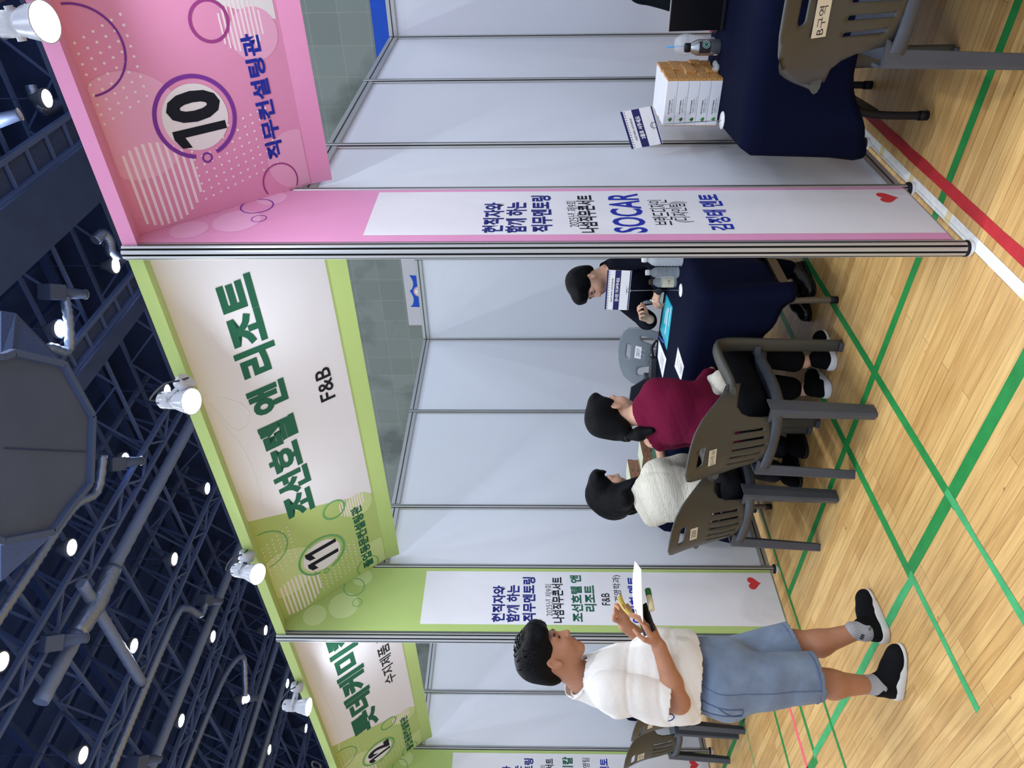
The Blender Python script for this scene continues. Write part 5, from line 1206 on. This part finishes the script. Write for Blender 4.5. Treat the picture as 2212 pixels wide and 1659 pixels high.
body = head(f, S_, True)+[C(f.p(0,-.02,-.06), nb+Vector((0,0,.02)), .046, .050, .03), C(nb, ch, .06, .10, .04), C(ch, wa, .10, .09), C(wa, pel, .10, .12), C(nb, shR, .05, .045), C(nb, shL, .05, .045),
    C(shR, elR, .042, .036), C(elR, wrR, .036, .024), C(shL, elL, .042, .036), C(elL, wrL, .036, .024), C(hR, kR, .075, .05), C(hL, kL, .075, .05), C(kR, aR, .046, .031), C(kL, aL, .046, .031), C(aR, aR+Vector((.02,.05,-.06)), .031, .026), C(aL, aL+Vector((.02,.05,-.06)), .031, .026)]+handR+handL
solid_obj('body', body, .0045, [SKIN_W, EYE, LIP, BROWM], t, .012, zone=face_zone(f, S_))
slR = shR.lerp(elR, .92); slL = shL.lerp(elL, .85); ndw = (f.p(0,-.02,-.06)-nb).normalized()
CREAM = mat('cream_rib_knit', (218,212,196), .9, bump=.7, bscale=50, stretch=(.6,.6,6), var=.05, vscale=60)
top = [C(nb+Vector((0,0,-.03)), ch, .085, .14, .05), E_(ch, (.175,.125,.15), Frame((0,0,0), math.radians(75)).R, .05), C(ch, wa, .14, .14, .06), C(wa, pel+Vector((0,0,.06)), .14, .15, .05), C(nb, shR, .060, .066, .05), C(nb, shL, .060, .066, .05), C(shR, elR, .072, .068, .04), C(shL, elL, .072, .066, .04)]
def cutw(V):
    k = ((V-np.array(nb)) @ np.array(ndw) < .006)
    for s_, e_, sl in ((shR, elR, slR), (shL, elL, slL)):
        u = np.array((e_-s_).normalized()); q = (V-np.array(sl)) @ u; r = np.linalg.norm(V-np.array(sl)-q[:,None]*u, axis=1); k &= ~((q > 0) & (r < .078) & (q < .15))
    return k
o = solid_obj('cream_t_shirt', top, .006, CREAM, t, .03, relief=creases(.0055), cut=cutw)
md = o.modifiers.new('thickness', 'SOLIDIFY'); md.thickness = .004; md.offset = -1
c = nb+ndw*.004; ux = ndw.cross(Vector((0,1,0))).normalized(); uy = ndw.cross(ux); mb = MB(); mb.tube([c+ux*.088*math.cos(a)+uy*.080*math.sin(a) for a in [i*2*math.pi/32 for i in range(33)]], .0075, 7, caps=False); mb.build('black_neck_band', BLK, t, True)
JEAN = mat('charcoal_denim', (38,39,43), .85, spec=.1, var=.35, vscale=14, bump=.3, bscale=200)
pants = [E_(pel, (.175,.15,.12), None), C(hR, kR, .100, .078), C(hL, kL, .100, .078), C(kR, aR.lerp(kR, .12), .076, .066), C(kL, aL.lerp(kL, .12), .076, .066)]
o = solid_obj('charcoal_jeans', pants, .006, JEAN, t, .03, relief=folds(.004, 26, 16, 7.))
mb = MB(); mb.tube(bez([pel+Vector((.172,-.06,.05)), pel+Vector((.02,-.152,.05)), pel+Vector((-.16,-.08,.05))], 8), .018, 8); mb.build('waistband', BLK, t, True)
hp = [f.e((0,-.022,.050), (.091,.112,.096)), f.e((0,.06,.100), (.072,.055,.036), .03), f.e((0,.102,.055), (.055,.016,.03), .02), f.e((0,-.095,-.03), (.085,.06,.10), .04), f.e((.070,-.05,-.08), (.036,.06,.12), .04), f.e((-.070,-.05,-.08), (.036,.06,.12), .04)]
g0 = f.p(.05,-.04,-.15); hp += [C(f.p(.0,-.07,-.02), on(1352,1076,1,.44), .085, .055, .04), C(f.p(.070,-.005,-.03), on(1386,1036,1,.58), .045, .024, .03), C(f.p(.05,-.05,-.05), on(1376,1056,1,.50), .075, .040, .04), f.e((0,.118,-.03), (.080,.078,.085), .025, True)]
solid_obj('hair', hp, .004, HAIR, t, .02, relief=strands(f, .0012, 150))
for a_, p_, yw in ((aR, on(1744,975,2,0), .3), (aL, on(1731,1040,2,0), .35)):
    p_ = Vector(p_); shoe('sandal', t, p_+Vector((-.02,-.02,0)), p_+Vector((-.02+yw*.2,.21,0)), 0, SB, BLACKP, .022, .046, .0)

# person in the dark suit
t = thing('person', 'seated person in a dark suit and watch talking across the table', 'person', (-1.06,1.85,0))
f = Frame(on(1272,612,1,1.70), math.radians(240), math.radians(-22), math.radians(-4)); S_ = .97
nb = on(1318,592,1,1.77); shL = on(1345,566,1,1.68); shR = on(1338,640,1,1.86); ch = on(1368,610,1,1.76); wa = Vector((-1.05,1.86,.66)); pel = Vector((-1.03,1.92,.53))
elL = Vector((-.86,1.52,.81)); wrL = on(1424,622,1,1.44); elR = Vector((-1.40,1.62,.80)); wrR = on(1404,690,1,1.42)
hL = Vector((-.93,1.88,.52)); hR = Vector((-1.12,1.90,.52)); kL = Vector((-.86,1.44,.52)); kR = Vector((-1.16,1.44,.52)); aL = Vector((-.84,1.30,.10)); aR = Vector((-.98,1.26,.10))
hdB = (on(1410,672,1,1.38)-wrL).normalized(); handL = hand(wrL+hdB*.01, hdB, (-.35,.25,-.9), 1, .62, .93, .8)
hdA = (on(1374,676,1,1.40)-wrR).normalized(); handR = hand(wrR+hdA*.01, hdA, (.75,-.35,.25), -1, .55, .93, .1)
body = head(f, S_)+[C(f.p(0,-.02,-.06), nb, .054, .058, .03), C(nb, ch, .07, .11, .04), C(ch, wa, .11, .10), C(wa, pel, .10, .12), C(nb, shL, .05, .05), C(nb, shR, .05, .05), C(shL, elL, .046, .038), C(elL, wrL, .038, .026), C(wrL, wrL+hdB*.02, .025, .022), C(shR, elR, .046, .038), C(elR, wrR, .038, .026), C(wrR, wrR+hdA*.02, .025, .022),
    C(hL, kL, .075, .05), C(hR, kR, .075, .05), C(kL, aL, .048, .033), C(kR, aR, .048, .033), C(aL, aL+Vector((0,-.05,-.06)), .032, .028), C(aR, aR+Vector((0,-.05,-.06)), .032, .028)]+handL+handR
solid_obj('body', body, .0038, [SKIN_W, EYE, LIP, BROWM], t, .010, zone=face_zone(f, S_))
SUIT = mat('midnight_suit_wool', (10,13,24), .85, spec=.08, bump=.25, bscale=150)
jk = [C(nb+Vector((0,0,.05)), nb+Vector((0,0,-.05)), .066, .08, .03), C(nb+Vector((0,0,-.05)), ch, .09, .14, .05), E_(ch, (.19,.125,.17), Frame((0,0,0), math.radians(240)).R, .05), C(ch, wa, .14, .14, .06), C(wa, pel, .15, .16), C(nb+Vector((0,0,-.02)), shL, .07, .072, .05), C(nb+Vector((0,0,-.02)), shR, .07, .072, .05), C(shL, elL, .072, .060, .03), C(elL, elL.lerp(wrL, .86), .060, .045), C(shR, elR, .072, .060, .03), C(elR, elR.lerp(wrR, .82), .060, .046)]
solid_obj('suit_jacket', jk, .006, SUIT, t, .03, relief=folds(.0035, 20, 13, 6.), cut=lambda V: ((V-np.array(nb)) @ np.array((f.p(0,-.02,-.06)-nb).normalized()) < .042))
B = Frame(ch, math.radians(240)); WS = mat('white_shirt', (222,224,230), .7)
solid_obj('white_shirt', [C(nb+B.d(0,.02,.0), nb+B.d(0,.055,-.05), .066, .060, .02), C(nb+B.d(0,.07,-.06), B.p(0,.118,-.02), .046, .022, .02), C(B.p(0,.118,-.02), B.p(0,.125,-.14), .022, .012, .02)], .004, WS, t, .015, cut=lambda V: ((V-np.array(nb)) @ np.array((f.p(0,-.02,-.06)-nb).normalized()) < .036))
mb = MB(); mb.tube([nb+B.d(0,.118,-.055), B.p(0,.136,.04), B.p(0,.146,-.06), B.p(0,.142,-.15)], [.015,.018,.026,.030], 8, sx=.35, up=B.d(1,0,0)); mb.build('grey_tie', mat('silver_tie', (150,156,160), .5), t, True)
mb = MB()
for sx in (-1,1): mb.add([nb+B.d(sx*.062,.06,-.01), nb+B.d(sx*.105,.075,-.08), B.p(sx*.075,.140,-.02), B.p(sx*.012,.148,-.16), B.p(sx*.030,.138,-.02)], [(0,1,2,3,4)])
mb.build('lapel', SUIT, t, True, solid=.006)
for w_, d_, e_ in ((wrL, hdB, elL), (wrR, hdA, elR)):
    u = (w_-e_).normalized(); mb = MB(); mb.tube([w_-u*.052, w_-u*.02], [.038,.036], 18); mb.build('shirt_cuff', WS, t, True)
u = (wrL-elL).normalized(); c = wrL+u*.016; ux = u.cross(Vector((0,0,1))).normalized(); uy = u.cross(ux); out = (-FWD+Vector((0,0,.35))); out = (out-u*out.dot(u)).normalized()
w = thing('wristwatch', 'round black wristwatch worn by the person in the suit', 'watch', c)
mb = MB(); mb.tube([c+ux*.033*math.cos(a)+uy*.031*math.sin(a) for a in [i*math.pi/14 for i in range(29)]], .009, 8, caps=False); mb.build('strap', BLACKP, w, True)
mb = MB(); mb.cyl(c+out*.026, c+out*.038, .021, n=28); mb.build('watch_case', mat('watch_case', (38,40,44), .3, metal=.6), w, True, bevel=.002)
mb = MB(); mb.flat(disc_poly(0,0,.016,24), c+out*.0385, out.cross(u).normalized(), u); mb.build('watch_face', mat('watch_glass', (12,14,18), .15), w, True)
w.parent = None
hp = [f.e((0,-.020,.055), (.089,.110,.093)), f.e((0,.055,.100), (.074,.062,.042), .03), f.e((0,.090,.070), (.062,.022,.028), .02), f.e((0,-.080,.0), (.070,.04,.07), .03),
      f.e((0,.108,-.022), (.10,.068,.078), .008, True), f.e((.092,.032,-.055), (.05,.060,.066), .010, True), f.e((-.092,.032,-.055), (.05,.060,.066), .010, True), f.e((0,0,-.135), (.13,.14,.078), .01, True)]
solid_obj('hair', hp, .004, HAIR, t, .02, relief=strands(f, .0018))
solid_obj('suit_trousers', [E_(pel, (.17,.15,.12), None), C(hL, kL, .10, .075), C(hR, kR, .10, .075), C(kL, aL, .072, .056), C(kR, aR, .072, .056)], .006, SUIT, t, .03)
GLOSS = mat('black_leather', (14,14,16), .25, spec=.6)
for a_ in (aL, aR): shoe('leather_shoe', t, Vector((a_.x+.0,a_.y+.05,0)), Vector((a_.x-.02,a_.y-.225,0)), 0, GLOSS, BLACKP, .014, .044, .0)
p_ = thing('marker_pen', 'thin pale pen held in the left fist of the person in the suit', 'pen', wrL); a = on(1404,648,1,1.40); b = on(1428,655,1,1.39); mb = MB(); mb.tube([a, b], [.003,.0045], 8); mb.build('pen_body', WHITEP, p_, True)

# the helper behind the laptop, almost out of the picture
t = thing('person', 'person in dark clothes behind the laptop, only a shoulder in view', 'person', (.72,1.74,0))
nb = Vector((.74,1.72,1.10)); f = Frame((.74,1.66,1.24), math.radians(268), -.2); shR = Vector((.555,1.66,1.02)); shL = Vector((.92,1.68,1.02)); pel = Vector((.74,1.80,.53)); ch = Vector((.74,1.73,.90)); elR = Vector((.50,1.52,.80)); wrR = Vector((.66,1.36,.79)); elL = Vector((.98,1.52,.80)); wrL = Vector((.84,1.36,.79))
solid_obj('body', head(f, .97)+[C(f.p(0,-.02,-.06), nb, .054, .058, .03), C(nb, ch, .07, .11), C(ch, pel, .11, .12), C(shR, elR, .046, .038), C(elR, wrR, .038, .026), C(shL, elL, .046, .038), C(elL, wrL, .038, .026), C(nb, shR, .05, .05), C(nb, shL, .05, .05)]+hand(wrR, (.1,-1,0), (0,0,-1), -1, .4)+hand(wrL, (-.1,-1,0), (0,0,-1), 1, .4)+[C((.64,1.78,.52), (.62,1.36,.52), .07, .05), C((.84,1.78,.52), (.86,1.36,.52), .07, .05), C((.62,1.36,.52), (.62,1.30,.08), .045, .035), C((.86,1.36,.52), (.86,1.30,.08), .045, .035)], .006, [SKIN_W, EYE, LIP, BROWM], t, .012, zone=face_zone(f, .97))
solid_obj('dark_jacket', [C(nb+Vector((0,0,-.05)), ch, .09, .14, .05), E_(ch, (.19,.13,.17), None, .05), C(ch, pel, .14, .16), C(nb+Vector((0,0,-.02)), shR, .07, .075, .05), C(nb+Vector((0,0,-.02)), shL, .07, .075, .05), C(shR, elR, .078, .064, .03), C(elR, elR.lerp(wrR, .85), .062, .045), C(shL, elL, .078, .064, .03), C(elL, elL.lerp(wrL, .85), .062, .045)], .006, mat('dark_teal_cloth', (15,22,26), .9, spec=.08, bump=.3, bscale=60), t, .03, relief=folds(.004, 20, 13, 9.))
solid_obj('dark_trousers', [E_(pel, (.17,.15,.12), None), C((.64,1.78,.52), (.62,1.36,.52), .10, .075), C((.84,1.78,.52), (.86,1.36,.52), .10, .075), C((.62,1.36,.52), (.62,1.30,.10), .07, .055), C((.86,1.36,.52), (.86,1.30,.10), .07, .055)], .007, BLK, t, .03)
solid_obj('hair', [f.e((0,-.020,.055), (.089,.110,.093)), f.e((0,.108,-.022), (.10,.068,.078), .008, True), f.e((0,0,-.135), (.13,.14,.078), .01, True)], .006, HAIR, t, .02)
for x in (.62, .86): shoe('shoe', t, (x,1.36,0), (x,1.10,0), 0, BLK, BLACKP, .02, .045)
cs2 = dup(base, (.74,1.92,0), math.radians(180), 'grey plastic armchair behind the laptop on the pink booth side')
